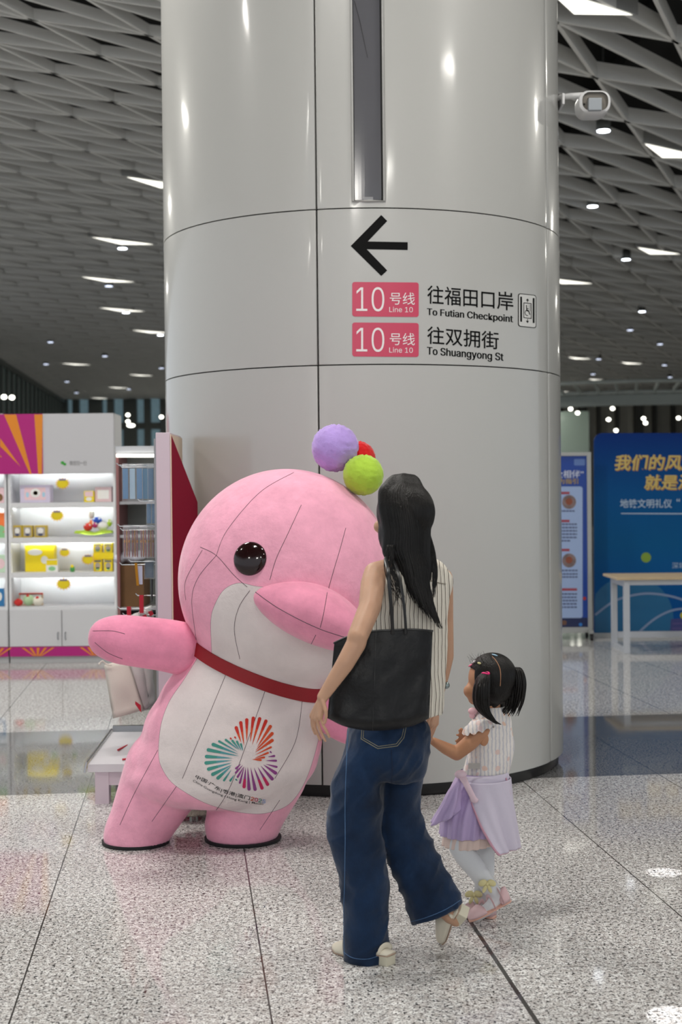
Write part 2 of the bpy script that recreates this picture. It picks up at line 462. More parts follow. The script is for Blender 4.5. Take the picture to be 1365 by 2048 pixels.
# the same lamps go on overhead and behind the photographer
for x, y, sc in ((-2.5, 8.9, 1.6), (-5.6, 5.2, .8), (-0.6, 4.3, 1.25), (3.1, 5.9, 1.05), (6.2, 2.6, 1.1), (3.4, -4.5, 1.3), (-6.5, -4.5, 1.1), (-0.6, -6.4, 1.9)):
    tri_lamp(Vector((x, y, 0)), sc, lamp_near, 'triangular ceiling light overhead, outside the picture', 'overhead triangular ceiling lights')
dl = mat('downlight_glow', 'ffffff', emis=(0.86, 0.92, 1.0), es=9.0)
dsoft = mat('downlight_glow_soft', 'ffffff', emis=(0.72, 0.80, 1.0), es=2.2)
dlh = mat('downlight_can', '50524f', 0.4)
def where(px, py):
    side = 'left of the column' if px < 700 else 'right of the column'
    return side
DOWN = [(245, 498, 1, 'round downlight under the largest triangular light left of the column'),
        (218, 573, 0, 'round downlight under the second whole triangular light left of the column'),
        (252, 626, 1, 'round downlight under the third triangular light left of the column'),
        (321, 671, 1, 'round downlight touching the left edge of the column'),
        (101, 685, 0, 'far downlight highest of those over the dark glass wall on the left'),
        (210, 713, 0, 'far downlight midway between the left glass wall and the column'),
        (92, 729, 0, 'far downlight just left of the light nearest the dark glass wall'),
        (134, 764, 0, 'far downlight under the light nearest the dark glass wall'),
        (153, 786, 0, 'far downlight lowest on the left, above the striped sign board'),
        (323, 737, 0, 'far downlight close to the left edge of the column above the lower seam'),
        (258, 779, 0, 'far downlight at the end of the lit panel over the back wall'),
        (1208, 263, 1, 'round downlight right under the camera on the column'),
        (1186, 414, 1, 'round downlight right of the column at the height of its upper seam'),
        (1253, 520, 1, 'round downlight left of the second light down the right edge'),
        (1285, 624, 1, 'round downlight alone in the ceiling right of the lift symbol'),
        (1261, 661, 0, 'small downlight right of the column level with the second pink badge'),
        (1321, 689, 0, 'small downlight near the right edge above the far lights'),
        (1198, 719, 0, 'tiny downlight beside the far light just right of the column'),
        (1330, 731, 0, 'tiny downlight right of the pair of far lights'),
        (1187, 749, 0, 'tiny downlight above the third far light beside the column'),
        (1157, 766, 0, 'tiny downlight left of the third far light beside the column'),
        (1341, 755, 0, 'tiny downlight at the right edge over the ring canopy')]
for px, py, br, lb in DOWN:
    c = G(px, py, CZ - 0.06)
    t = thing('downlight', lb, 'downlight', c, 'round downlights')
    a = MB(); a.lathe([(0.082, 0.012), (0.088, 0.02), (0.088, 0.16), (0.07, 0.2)], seg=20)
    o = a.build('can', dlh, None, True); o.parent = t
    a = MB(); a.tube([(0, 0, .19), (0, 0, 7.4 - c.z)], .012, 8); o = a.build('suspension_rod', dlh, None, True); o.parent = t
    a = MB(); a.lathe([(0.079, 0.0), (0.079, 0.014)], seg=20)
    o = a.build('lens', dl if br else dsoft, None, True); o.parent = t

# two narrow spots, added to imitate sunlit patches on the floor at lower right
for (px, py), (lx, ly), an in (((1328, 1745), (3.4, 7.6), 1.25), ((1350, 2032), (2.6, 5.6), 1.5)):
    tgt = G(px, py); src = Vector((lx, ly, CZ)); ld = bpy.data.lights.new('added_sun_spot', 'SPOT'); ld.energy = 2200; ld.spot_size = math.radians(an); ld.spot_blend = .08; ld.shadow_soft_size = 0.004
    lo = bpy.data.objects.new('added_sun_spot', ld); C.objects.link(lo); lo.location = src; lo.rotation_euler = (tgt - src).to_track_quat('-Z', 'Y').to_euler()
# ---- ring canopy and lit things far off on the right
rc = P(1262, 804, 44)
steel = mat('pale_steel', 'b5bdb9', 0.4, metal=0.2)
t = thing('ring_canopy', 'pale steel ring canopy with spokes hanging far off over the blue boards', 'canopy', rc)
R0, R1 = 5.6, 6.5
def arc(R, z, a0=195, a1=345, n=60):
    return [(R * math.cos(math.radians(lerp(a0, a1, i / n))), R * math.sin(math.radians(lerp(a0, a1, i / n))), z) for i in range(n + 1)]
def localtube(name, m, parent, paths, r, sides=8):
    a = MB()
    for p in paths: a.tube(p, r, sides)
    o = a.build(name, m, None, True); o.parent = parent; return o
localtube('upper_ring', steel, t, [arc(R1, 0.16)], 0.055)
localtube('lower_ring', steel, t, [arc(R0, -0.06)], 0.055)
a = MB(); rr = []
for R, z in ((R0 - .1, -0.12), (R0 - .1, -0.42), (R0 - .25, -0.42), (R0 - .25, -0.12)):
    rr.append([Vector(p) for p in arc(R, z)])
n_ = len(rr[0])
V = [p for r_ in rr for p in r_]; Fq = []
for i in range(4):
    for k in range(n_ - 1):
        j = (i + 1) % 4; Fq.append((i * n_ + k, i * n_ + k + 1, j * n_ + k + 1, j * n_ + k))
a.add(V, Fq); o = a.build('fascia', mat('fascia_pale', '9aa39f', 0.35), None, True); o.parent = t
for i in range(0, 61, 2):
    o = localtube('spoke', steel, t, [[arc(R1, .16)[i], arc(R0, -.06)[i]]], 0.045, 6)
lampdot = mat('far_lamp_dot', 'ffffff', emis=(1, .98, .85), es=6.0)
FAR = [(1142, 818, 'round far lamp under the left end of the ring canopy'), (1226, 817, 'round far lamp under the middle of the ring canopy'),
       (1156, 826, 'far lamp just below the left lamp of the ring canopy'), (1218, 839, 'far lamp above the left corner of the blue backdrop'),
       (1288, 837, 'upper far lamp of the pair over the blue backdrop'), (1292, 846, 'lower far lamp of the pair over the blue backdrop'),
       (1233, 861, 'far lamp touching the top edge of the blue backdrop'), (1358, 836, 'far lamp at the right edge over the blue backdrop'),
       (256, 830, 'upper far lamp seen between shop shelf and column'), (256, 843, 'lower far lamp seen between shop shelf and column'),
       (262, 851, 'long far lamp lowest between shop shelf and column'), (323, 834, 'far lamp beside the column above the pink display panel'),
       (8, 794, 'far lamp at the left edge above the striped sign'), (24, 795, 'far lamp second from the left edge above the striped sign')]
for px, py, lb in FAR:
    c = P(px, py, 58 if px > 600 else (60 if px > 100 else 44))
    a = MB(); a.ell(c, (0.085 if px != 262 else .17, 0.07, 0.07), seg=12, rings=8)
    tag(a.build('wall_lamp', lampdot, None, True), lb, 'lamp', 'small far lamps')

# ================================================================== COLUMN
CC = Vector((0.135, 8.47, 0)); CR = 1.165
def cyl(ang, z, r=CR):                          # angle 0 faces the camera, + to the right
    return Vector((CC.x + r * math.sin(ang), CC.y - r * math.cos(ang), z))
def colz(px, py):                               # height on the column surface under a pixel
    d = ray(px, py); o = CAM
    ax, ay = o.x - CC.x, o.y - CC.y
    A = d.x ** 2 + d.y ** 2; B = 2 * (ax * d.x + ay * d.y); Cq = ax * ax + ay * ay - CR * CR
    disc = B * B - 4 * A * Cq
    s_ = (-B - math.sqrt(max(disc, 0))) / (2 * A); p = o + d * s_
    return math.atan2(p.x - CC.x, CC.y - p.y), p.z
Z1 = colz(730, 729)[1]; Z2 = colz(730, 416)[1]; Z0 = colz(900, 1565)[1]
A1 = colz(635, 600)[0]; A2 = colz(1098, 900)[0]
print('column', Z0, Z1, Z2, math.degrees(A1), math.degrees(A2))
white = mat('column_white_enamel', 'b3b3b0', 0.30, coat=.55, bump=0.02, bscale=3.0, bdist=0.02)
dark = mat('gap_dark', '15110f', 0.8)
col = thing('column', 'huge round white clad column with a black arrow and pink line badges', 'column', (CC.x, CC.y, 0), kind='thing')
def cp(o): o.parent = col; o.matrix_parent_inverse = Matrix.Translation(-col.location); return o
a = MB(); a.lathe([(CR - 0.03, 0.02), (CR - 0.03, 7.0)], (CC.x, CC.y, 0), 128); cp(a.build('core', dark, None, True))
a = MB(); a.lathe([(CR - 0.035, 0.0), (CR - 0.028, 0.012), (CR - 0.028, Z0 + 0.01)], (CC.x, CC.y, 0), 128)
cp(a.build('kick_band', mat('kick_black', '17181a', 0.3), None, True))
SL0, SL1 = colz(704.5, 200)[0], colz(767.5, 200)[0]; SLZ = colz(735, 402)[1]
def sheet(a0, a1, z0, z1, slot=False):
    g = 0.0045; a0 += g / CR; a1 -= g / CR; z0 += g * .7; z1 -= g * .7
    m = MB(); na = max(6, int((a1 - a0) / math.radians(1.6)))
    As = [lerp(a0, a1, i / na) for i in range(na + 1)]; Zs = [z0, z1]
    if slot:
        As = sorted(As + [SL0, SL1]); Zs = [z0, SLZ, z1]
    # rolled edges
    def pt(i, j):
        return (As[i], Zs[j])
    nA, nZ = len(As), len(Zs); V = []; Fc = []
    def edge(a_, z_):
        return cyl(a_, z_)
    for j in range(nZ):
        for i in range(nA): V.append(cyl(As[i], Zs[j]))
    def keep(i, j):
        return not (slot and SL0 - 1e-6 <= As[i] and As[i + 1] <= SL1 + 1e-6 and j == 1)
    for j in range(nZ - 1):
        for i in range(nA - 1):
            if keep(i, j): Fc.append((j * nA + i, j * nA + i + 1, (j + 1) * nA + i + 1, (j + 1) * nA + i))
    m.add(V, Fc)
    me = m.mesh('p'); bm = bmesh.new(); bm.from_mesh(me); bmesh.ops.recalc_face_normals(bm, faces=bm.faces)
    for f in bm.faces:
        c = f.calc_center_median(); r = Vector((c.x - CC.x, c.y - CC.y, 0))
        if f.normal.dot(r) < 0: f.normal_flip()
    # turn the border inwards
    be = [e for e in bm.edges if e.is_boundary]
    ex = bmesh.ops.extrude_edge_only(bm, edges=be)
    for v in [x for x in ex['geom'] if isinstance(x, bmesh.types.BMVert)]:
        r = Vector((v.co.x - CC.x, v.co.y - CC.y, 0)).normalized(); v.co -= r * 0.028
    be2 = [e for e in be if e.is_valid]
    bmesh.ops.bevel(bm, geom=be2, offset=0.0035, segments=2, affect='EDGES', profile=0.5)
    bm.to_mesh(me); bm.free(); me.materials.append(white)
    for p in me.polygons: p.use_smooth = True
    me.set_sharp_from_angle(angle=math.radians(60))
    o = bpy.data.objects.new('cladding_panel', me); C.objects.link(o); return cp(o)
angs = [A1, A2, A2 + 1.33, A2 + 2.66, A1 + 2 * PI - 1.33, A1 + 2 * PI]
for i in range(5):
    for (z0, z1) in ((Z0, Z1), (Z1, Z2), (Z2, 7.0)):
        sheet(angs[i], angs[i + 1], z0, z1, slot=(i == 0 and z0 == Z2))
# recessed dark screen in its slot
scr = MB(); da = 0.016 / CR; n_ = 8
for (r, e) in ((CR - 0.02, 0),):
    As = [lerp(SL0 - .004, SL1 + .004, i / n_) for i in range(n_ + 1)]
    scr.add([cyl(x, z, CR - 0.022) for z in (SLZ - .02, 7.0) for x in As], [(i, i + 1, n_ + 2 + i, n_ + 1 + i) for i in range(n_)])
cp(scr.build('slot_back', mat('slot_black', '0a0a0a', 0.5), None))
scr = MB(); As = [lerp(SL0 + .008, SL1 - .012, i / n_) for i in range(n_ + 1)]
scr.add([cyl(x, z, CR - 0.012) for z in (SLZ + .008, 7.0) for x in As], [(i, i + 1, n_ + 2 + i, n_ + 1 + i) for i in range(n_)])
scr_o = cp(scr.build('screen_strip', mat('screen_grey', '5a5a5f', 0.12, spec=0.6), None))
fr = MB()
for p in ([cyl(SL0, 7.0, CR + .003), cyl(SL0, SLZ, CR + .003), cyl((SL0 + SL1) / 2, SLZ, CR + .003), cyl(SL1, SLZ, CR + .003), cyl(SL1, 7.0, CR + .003)],):
    fr.tube(p, 0.007, 8)
cp(fr.build('slot_frame', white, None, True))
fr = MB(); x0, x1 = colz(727, 396)[0], colz(747, 396)[0]; z0, z1 = colz(737, 399)[1], colz(737, 393)[1]
fr.add([cyl(x0, z0, CR - .010), cyl(x1, z0, CR - .010), cyl(x1, z1, CR - .010), cyl(x0, z1, CR - .010)], [(0, 1, 2, 3)])
cp(fr.build('rating_plate', mat('plate_grey', '8f8f92', 0.4), None))
fr = MB(); ps = [colz(x, y) for x, y in ((709, 0), (720, 40), (736, 114))]
fr.tube([cyl(a_, z_, CR - .010) for a_, z_ in ps], [.0012, .0012, .0008], 5)
cp(fr.build('crack', dark, None))

# vinyl sign wrapped on the cladding: flat shapes in pixel space dropped on the cylinder
def wrap(V2, Fc, lift=0.0012, cut=6):
    me = bpy.data.meshes.new('w'); me.from_pydata([(x, y, 0) for x, y in V2], [], Fc)
    bm = bmesh.new(); bm.from_mesh(me)
    xs = [v.co.x for v in bm.verts]; x = math.floor(min(xs) / cut) * cut + cut
    while x < max(xs):
        bmesh.ops.bisect_plane(bm, geom=bm.verts[:] + bm.edges[:] + bm.faces[:], plane_co=(x, 0, 0), plane_no=(1, 0, 0)); x += cut
    for v in bm.verts:
        a_, z_ = colz(v.co.x, v.co.y); v.co = cyl(a_, z_, CR + lift)
    bmesh.ops.recalc_face_normals(bm, faces=bm.faces)
    for f in bm.faces:
        c = f.calc_center_median()
        if f.normal.dot(Vector((c.x - CC.x, c.y - CC.y, 0))) < 0: f.normal_flip()
    bm.to_mesh(me); bm.free(); return me
def vinyl(name, V2, Fc, m, lift=0.0012, parent=None, cut=8):
    me = wrap(V2, Fc, lift, cut); me.materials.append(m)
    o = bpy.data.objects.new(name, me); C.objects.link(o); o.parent = parent or col
    if parent is None: o.matrix_parent_inverse = Matrix.Translation(-col.location)
    return o
ink = mat('vinyl_black', '060606', 0.6, spec=.15); pink = mat('vinyl_pink', 'c6435f', 0.3); paper = mat('vinyl_white', 'e9e4e4', 0.35)
vinyl('arrow', [(702, 492), (763, 430), (775, 442), (736, 483), (816, 484.5), (816, 500), (734, 498.5), (775, 541), (763, 552)],
      [(0, 1, 2, 3, 6, 7, 8), (3, 4, 5, 6)], ink)
def rrect(x0, y0, x1, y1, r, sl=0.0, n=5):
    pts = []
    for cx, cy, a0 in ((x1 - r, y0 + r, -90), (x1 - r, y1 - r, 0), (x0 + r, y1 - r, 90), (x0 + r, y0 + r, 180)):
        for i in range(n + 1):
            t = math.radians(a0 + 90 * i / n); pts.append((cx + r * math.cos(t), cy + r * math.sin(t)))
    return [(x, y + sl * (x - x0)) for x, y in pts]
for y0, y1 in ((564, 633), (645, 713)):
    p = rrect(705, y0, 838, y1, 5, 0.008); bdg = vinyl('line_badge', p, [tuple(range(len(p)))], pink)
    V, Fq = text_fit('10', 713, 769, -(y0 + 58.5), -(y0 + 10), -0.004); vinyl('badge_number', [(x, -y + .008 * (x - 705)) for x, y in V], Fq, paper, 0.0024, bdg, 12)
    V, Fq = text_fit('号线', 780, 830, -(y0 + 44.5), -(y0 + 20)); vinyl('badge_text', [(x, -y + .01 * (x - 705)) for x, y in V], Fq, paper, 0.0024, bdg, 12)
    V, Fq = text_fit('Line 10', 779, 826, -(y0 + 59.5), -(y0 + 49), 0.0); vinyl('badge_text', [(x, -y + .01 * (x - 705)) for x, y in V], Fq, paper, 0.0024, bdg, 12)
def sk(x, y): # the wording follows the curve of the panel
    t = (x - 853) / 180.0; return (x, -y + 12.5 * t + 3.0 * t * t)
for s_, x0, x1, y0, y1, b in (('往福田口岸', 855, 1027, 607, 570, 0.006), ('To Futian Checkpoint', 855, 1026, 633.5, 616, 0.022),
                               ('往双拥街', 855, 998, 687.5, 652, 0.006), ('To Shuangyong St', 855, 1007, 713, 693.5, 0.022)):
    V, Fq = text_fit(s_, x0, x1, -y0, -y1, b if ord(s_[0]) > 128 else 0.0)
    V0, F0 = list(V), list(Fq)
    if ord(s_[0]) < 128:                         # the English line is bold
        for dx in (-.6, .6): o_ = len(V); V = V + [(x + dx, y) for x, y in V0]; Fq = Fq + [tuple(i + o_ for i in f) for f in F0]
    vinyl('direction_text', [sk(x, y) for x, y in V], Fq, ink, 0.0012, None, 10)
def skp(pts): return [sk(x, -y) for x, y in pts]
def sicon(polys, name, lift, m, par):
    V = []; Fq = []
    for p in polys:
        o_ = len(V); V += skp(p); Fq.append(tuple(range(o_, o_ + len(p))))
    return vinyl(name, V, Fq, m, lift, par, 12)
out_ = rrect(1036.5, 570.5, 1073, 637, 5); inn = rrect(1038, 572, 1071.5, 635.5, 4)
ic = sicon([out_], 'lift_symbol', 0.0012, ink, None)
sicon([inn], 'lift_symbol_field', 0.0020, mat('vinyl_field', 'cfcfcc', 0.25), ic)
polys = [[(1040.5, 577), (1044, 577), (1044, 627), (1040.5, 627)], [(1065.5, 577), (1069, 577), (1069, 627), (1065.5, 627)],
         [(1047, 588), (1063, 588), (1063, 589.3), (1047, 589.3)], [(1047, 617.7), (1063, 617.7), (1063, 619), (1047, 619)],
         [(1047, 588), (1048.2, 588), (1048.2, 619), (1047, 619)], [(1061.8, 588), (1063, 588), (1063, 619), (1061.8, 619)],
         [(1055, 579), (1058, 583.5), (1052, 583.5)], [(1054.4, 583), (1055.6, 583), (1055.6, 587), (1054.4, 587)],
         [(1055, 628.5), (1052, 624), (1058, 624)], [(1054.4, 620), (1055.6, 620), (1055.6, 624.5), (1054.4, 624.5)],
         [(1052, 593), (1054, 593), (1054, 595.5), (1052, 595.5)], [(1052.3, 596), (1054, 596), (1054.6, 604), (1052.8, 604)],
         [(1053, 603), (1058, 603.4), (1060.5, 611), (1059, 611.6), (1056.6, 605), (1053, 605)], [(1053, 599), (1057, 599), (1057, 600.2), (1053, 600.2)]]
for k in range(14):
    t0, t1 = math.radians(70 + k * 18), math.radians(88 + k * 18)
    polys.append([(1054.5 + 5 * math.cos(t0), 608 + 6 * math.sin(t0)), (1054.5 + 5 * math.cos(t1), 608 + 6 * math.sin(t1)),
                  (1054.5 + 3.9 * math.cos(t1), 608 + 4.9 * math.sin(t1)), (1054.5 + 3.9 * math.cos(t0), 608 + 4.9 * math.sin(t0))])
for k in range(5):
    for x in (1057.5, 1060):
        polys.append([(x, 592 + k * 2.6), (x + 1, 592 + k * 2.6), (x + 1, 593.2 + k * 2.6), (x, 593.2 + k * 2.6)])
sicon(polys, 'lift_symbol_mark', 0.0028, ink, ic)

# security device on its arm
dv = thing('security_camera', 'white oval camera on a bent arm fixed to the right of the column', 'camera', cyl(1.42, 3.8))
cam_white = mat('device_white', 'd9d9da', 0.35); devgrey = mat('device_grey', '6f6a62', 0.5)
def dvp(o): o.parent = dv; o.matrix_parent_inverse = Matrix.Translation(-dv.location); return o
YD = 8.15
a = MB(); a.tube(spline([P(1121, 195, YD + .1), P(1150, 191.5, YD), P(1188, 191, YD), P(1199, 199, YD), P(1200, 213, YD)], 16), 0.017, 10); dvp(a.build('arm', cam_white, None, True))
a = MB(); a.bx(P(1121, 190, YD + .1).x, P(1126, 190, YD + .1).x, YD + .02, YD + .2, P(1112, 206, YD).z, P(1112, 184, YD).z); dvp(a.build('wall_plate', cam_white, None, bevel=.004))
pts = rrect(1153, 189, 1217, 235, 19); oc = [P(x, y, YD) for x, y in pts]
a = MB(); ctr = P(1186, 212, YD)
rings = []
for sc, dy in ((0.80, -.10), (0.96, -.09), (1.0, -.06), (1.0, .05), (.9, .09)):
    rings.append([Vector((ctr.x + (p.x - ctr.x) * sc, YD + dy, ctr.z + (p.z - ctr.z) * sc)) for p in oc])
a.ring(rings, cap0=False); dvp(a.build('shell', cam_white, None, True))
a = MB(); a.ring([[Vector((ctr.x + (p.x - ctr.x) * .82, YD + dy, ctr.z + (p.z - ctr.z) * .82)) for p in oc] for dy in (-.085, -.05)]); dvp(a.build('back_plate', devgrey, None))
a = MB(); c = P(1190, 210, YD - .1); a.box((c.x, YD - .1, c.z), (.075, .05, .07)); dvp(a.build('socket', mat('socket_pale', '9aa0a6', .4), None, bevel=.006))
a = MB()
for x, y in ((1169, 208), (1185, 221), (1199, 223), (1178, 198)):
    c = P(x, y, YD - .088); a.ell(c, (.006, .006, .006), seg=8, rings=6)
dvp(a.build('screw', mat('screw_dark', '201c1a', .4), None))

# ================================================================== SHOP SHELF (left, far)
def rect(px0, py0, px1, py1, Y):
    cx, cy = (px0 + px1) / 2, (py0 + py1) / 2
    return P(px0, cy, Y).x, P(px1, cy, Y).x, P(cx, py1, Y).z, P(cx, py0, Y).z      # x0 x1 z0 z1
shelf_white = mat('shelf_white', 'e4e4e6', 0.35)
magenta = mat('print_magenta', 'b4127a', 0.4); orange = mat('print_orange', 'e58a1b', 0.4)
led = mat('led_strip', 'ffffff', emis=(.95, 1.0, .97), es=65.0)
alu = mat('brushed_metal', '9b9da0', 0.3, metal=0.9)
YS = 13.4
SHY = [1005, 1075, 1145, 1213]
def shop_unit(px0, px1, label):
    x0, x1, zb, zt = rect(px0, 828, px1, 1327, YS); zb = 0.0
    t = thing('display_shelf', label, 'display shelf', ((x0 + x1) / 2, YS, 0), 'white shop shelving')
    def ch(mb, name, m, par=None, **k):
        o = mb.build(name, m, None, **k); o.parent = par or t
        o.matrix_parent_inverse = Matrix.Translation(-t.location) if par is None else Matrix.Identity(4); return o
    a = MB(); D = .42; T = .022
    zc = P(120, 1213, YS).z
    a.bx(x0, x0 + T, YS, YS + D, .06, zt); a.bx(x1 - T, x1, YS, YS + D, .06, zt); a.bx(x0, x1, YS + D - .02, YS + D, .06, zt); a.bx(x0, x1, YS, YS + D, zt - T, zt)
    ch(a, 'carcass', shelf_white)
    for k, y in enumerate(SHY):
        z = P(120, y, YS).z
        a = MB(); a.bx(x0 + T, x1 - T, YS + .03, YS + D - .02, z - .02, z); a.bx(x0 + T, x1 - T, YS + .008, YS + .022, z - .044, z); a.bx(x0 + T, x1 - T, YS + .008, YS + .06, z - .047, z - .043)
        s_ = ch(a, 'shelf_board', shelf_white)
    for y in [948] + SHY[:3]:
        z = P(120, y, YS).z - (.021 if y > 950 else -.022)
        a = MB(); a.bx(x0 + .05, x1 - .05, YS + .024, YS + .034, z - .018, z)
        ch(a, 'led_strip', led)
    a = MB(); z = P(120, 948, YS).z; a.bx(x0 + T, x1 - T, YS + .002, YS + .07, z + .001, z + .006); ch(a, 'light_pelmet', shelf_white)
    xm = P((px0 + px1) / 2, 1250, YS).x; zd = P(120, 1292, YS).z
    for q0, q1, sx in ((x0 + .004, xm - .003, -1), (xm + .003, x1 - .004, 1)):
        a = MB(); a.bx(q0, q1, YS - .018, YS, zd, zc - .028); d = ch(a, 'cabinet_door', mat('cabinet_white', 'd2d2d5', .3), bevel=.003)
        a = MB(); hx = xm + sx * .035; a.tube([(hx, YS - .02, zd + .13), (hx, YS - .045, zd + .125), (hx, YS - .045, zd + .07), (hx, YS - .02, zd + .065)], .005, 6); ch(a, 'handle', alu, d, smooth=True)
    a = MB(); zp = P(120, 1312, YS).z; a.bx(x0, x1, YS - .012, YS + .02, zp, zd - .003); ch(a, 'printed_band', magenta)
    rng = random.Random(int(px1)); yf = YS - .014
    for c0 in (0.26, 0.80):
        a = MB(); cx = lerp(x0, x1, c0)
        for k in range(5):
            u = (k - 2) * .055; a.add([(cx + u * .3 - .008, yf, zp + .004), (cx + u * .3 + .008, yf, zp + .004), (cx + u * 1.3 + .02, yf, zd - .012), (cx + u * 1.3 - .008, yf, zd - .012)], [(0, 1, 2, 3)])
        o = ch(a, 'leaf_print', orange); o['kind'] = 'stuff'
    a = MB(); a.bx(x0, x1, YS + .01, YS + .3, 0, zp - .002); ch(a, 'plinth', mat('plinth_grey', 'b7b8b8', .4))
    return t
shop_unit(17, 232, 'white lit display shelf below the blank sign board, products in yellow boxes')
shop_unit(-120, 14, 'white display shelf cut off by the left edge of the photo')
# header board over both units
hb = thing('header_sign', 'magenta and white header board with orange rays above the display shelf', 'sign board', P(100, 948, YS - .03))
def hch(mb, name, m, **k):
    o = mb.build(name, m, None, **k); o.parent = hb; o.matrix_parent_inverse = Matrix.Translation(-hb.location); return o
x0, x1, z0, z1 = rect(-122, 828, 228, 948, YS - .03)
a = MB(); a.bx(x0, x1, YS - .035, YS - .004, z0, z1); hch(a, 'board', mat('board_white', 'c9c8cc', .35))
a = MB(); x1m = P(85.5, 888, YS - .04).x; a.bx(x0, x1m, YS - .041, YS - .0355, z0, z1); hch(a, 'magenta_panel', magenta)
def pc(pts, Y): return [P(x / 3.79, y / 3.79 + 800, Y) for x, y in pts]
for poly in ([(30, 110), (122, 110), (240, 562), (226, 562)], [(260, 110), (323, 110), (318, 562), (290, 562)], [(0, 288), (0, 350), (155, 505)], [(0, 415), (0, 432), (15, 436)],
             [(-120, 110), (-60, 110), (-10, 300), (-16, 310)]):
    a = MB(); a.add(pc(poly, YS - .043), [tuple(range(len(poly)))]); hch(a, 'orange_ray', orange)
green = mat('print_green', '3fa83c', .4); grey_ink = mat('print_grey', '6c6a6c', .5)
a = MB()
for cx, cy, rx, ry in ((125, 925.5, 3.6, 3.2), (129.5, 928.5, 3.2, 2.8)):
    c = P(cx, cy, YS - .037); k = YS / F
    a.ring([[Vector((c.x + rx * k * math.cos(i * PI / 8), YS - .0362 - dy, c.z + ry * k * math.sin(i * PI / 8))) for i in range(16)] for dy in (0, .001)])
hch(a, 'chat_symbol', green)
def flat_text(txt, px0, py0, px1, py1, Y, bold=0.0, sh=0.0):   # upright lettering on a board facing the camera
    V, Fq = text_fit(txt, px0, px1, -py1, -py0, bold)
    return [P(x + sh * (-y - py1) * -1, -y, Y) for x, y in V], Fq
V, Fq = flat_text('微信扫一扫', 139, 921.5, 173, 931, YS - .0365); a = MB(); a.add(V, Fq); hch(a, 'caption', grey_ink)

# ---- goods on the shelf: each one a thing
def box_thing(name, px0, py0, px1, py1, Y, depth, m, label, cat, group=None, deco=None, shelf=None):
    x0, x1, z0, z1 = rect(px0, py0, px1, py1, Y)
    if shelf is not None: z0 = P(120, SHY[shelf], YS).z + .001
    t = thing(name, label, cat, ((x0 + x1) / 2, Y, z0), group)
    inv = Matrix.Translation(-t.location)
    a = MB(); a.bx(x0, x1, Y, Y + depth, z0, z1); o = a.build('carton', m, None, bevel=.003); o.parent = t; o.matrix_parent_inverse = inv
    for d in (deco or []):
        a = MB(); fx0, fz0, fx1, fz1, dm, shp = d
        X0, X1, Z0, Z1 = lerp(x0, x1, fx0), lerp(x0, x1, fx1), lerp(z0, z1, fz0), lerp(z0, z1, fz1)
        if shp == 'r': a.add([(X0, Y - .0012, Z0), (X1, Y - .0012, Z0), (X1, Y - .0012, Z1), (X0, Y - .0012, Z1)], [(0, 1, 2, 3)])
        else: a.add([((X0 + X1) / 2 + (X1 - X0) / 2 * math.cos(i * PI / 8), Y - .0018, (Z0 + Z1) / 2 + (Z1 - Z0) / 2 * math.sin(i * PI / 8)) for i in range(16)], [tuple(range(16))])
        o = a.build('front_print', dm, None); o.parent = t; o.matrix_parent_inverse = inv
    return t
lil = mat('pack_lilac', 'd9cfe4', .4); ppink = mat('pack_pink', 'f0cdd2', .4); pyel = mat('pack_yellow', 'f2d80f', .4); pgold = mat('pack_gold', 'c9ab2a', .4)
pw = mat('pack_white', 'f3f1ec', .4); pblue = mat('pack_blue', '2e79b0', .4); pgrn = mat('pack_green', '8fc98e', .4); pbrown = mat('pack_brown', '7c5a34', .5); pred = mat('toy_red', 'd8322c', .6)
ptan = mat('pack_tan', 'c9a884', .5); pdkb = mat('toy_blue', '1d4fb2', .6); porg = mat('toy_orange', 'ee7a3a', .6); plime = mat('toy_lime', 'b8d83a', .6)
Y1 = YS + .1
box_thing('gift_box', 40, 970, 100, 1005, Y1, .16, lil, 'wide lilac gift box on the top shelf', 'gift box', None, [(.15, .15, .85, .85, ppink, 'r'), (.35, .3, .68, .8, pw, 'e'), (.44, .42, .6, .66, pyel, 'e'), (.2, .3, .3, .6, mat('pack_sky', 'a9d3e6', .4), 'e'), (.74, .3, .84, .6, mat('pack_sky', 'a9d3e6', .4), 'e')], 0)
box_thing('gift_box', 168, 982, 188, 1005, Y1, .12, pyel, 'small yellow and white box at the right of the top shelf', 'gift box', None, [(.1, .5, .9, .95, ppink, 'r'), (.2, .1, .8, .45, pw, 'e')], 0)
box_thing('gift_box', 190, 974, 223, 1005, Y1 + .03, .12, mat('pack_rose', 'e2c4c6', .4), 'pale rose box at the right end of the top shelf', 'gift box', None, [(.15, .2, .85, .8, pw, 'r')], 0)
for i, (q0, q1) in enumerate(((25, 44), (45, 65), (69, 93))):
    box_thing('figure_box', q0, 1051, q1, 1075, Y1, .08, pgold, ['leftmost small gold figure box on the second shelf', 'middle small gold figure box on the second shelf', 'right small gold figure box on the second shelf, apart from the other two'][i],
              'figure box', 'small gold figure boxes', [(.12, .12, .88, .86, mat('pack_gray', 'a8a096', .4), 'r'), (.25, .3, .75, .8, pw, 'e'), (.3, .1, .7, .35, mat('pack_navy', '3d4668', .4), 'e')], 1)
box_thing('toy_box', 50, 1091, 108, 1145, Y1 + .08, .14, pyel, 'big bright yellow toy box on the third shelf', 'toy box', None, [(.1, .62, .6, .86, pw, 'e'), (.55, .3, .8, .6, pw, 'e'), (.12, .72, .55, .78, mat('pack_grayln', '8c8a70', .5), 'r')], 2)
box_thing('toy_box', 92, 1119, 116, 1145, Y1 - .03, .07, pw, 'small white and yellow box in front of the big yellow toy box', 'toy box', None, [(.05, .55, .95, .95, pyel, 'r'), (.2, .1, .8, .45, pgrn, 'e')], 2)
k = 0
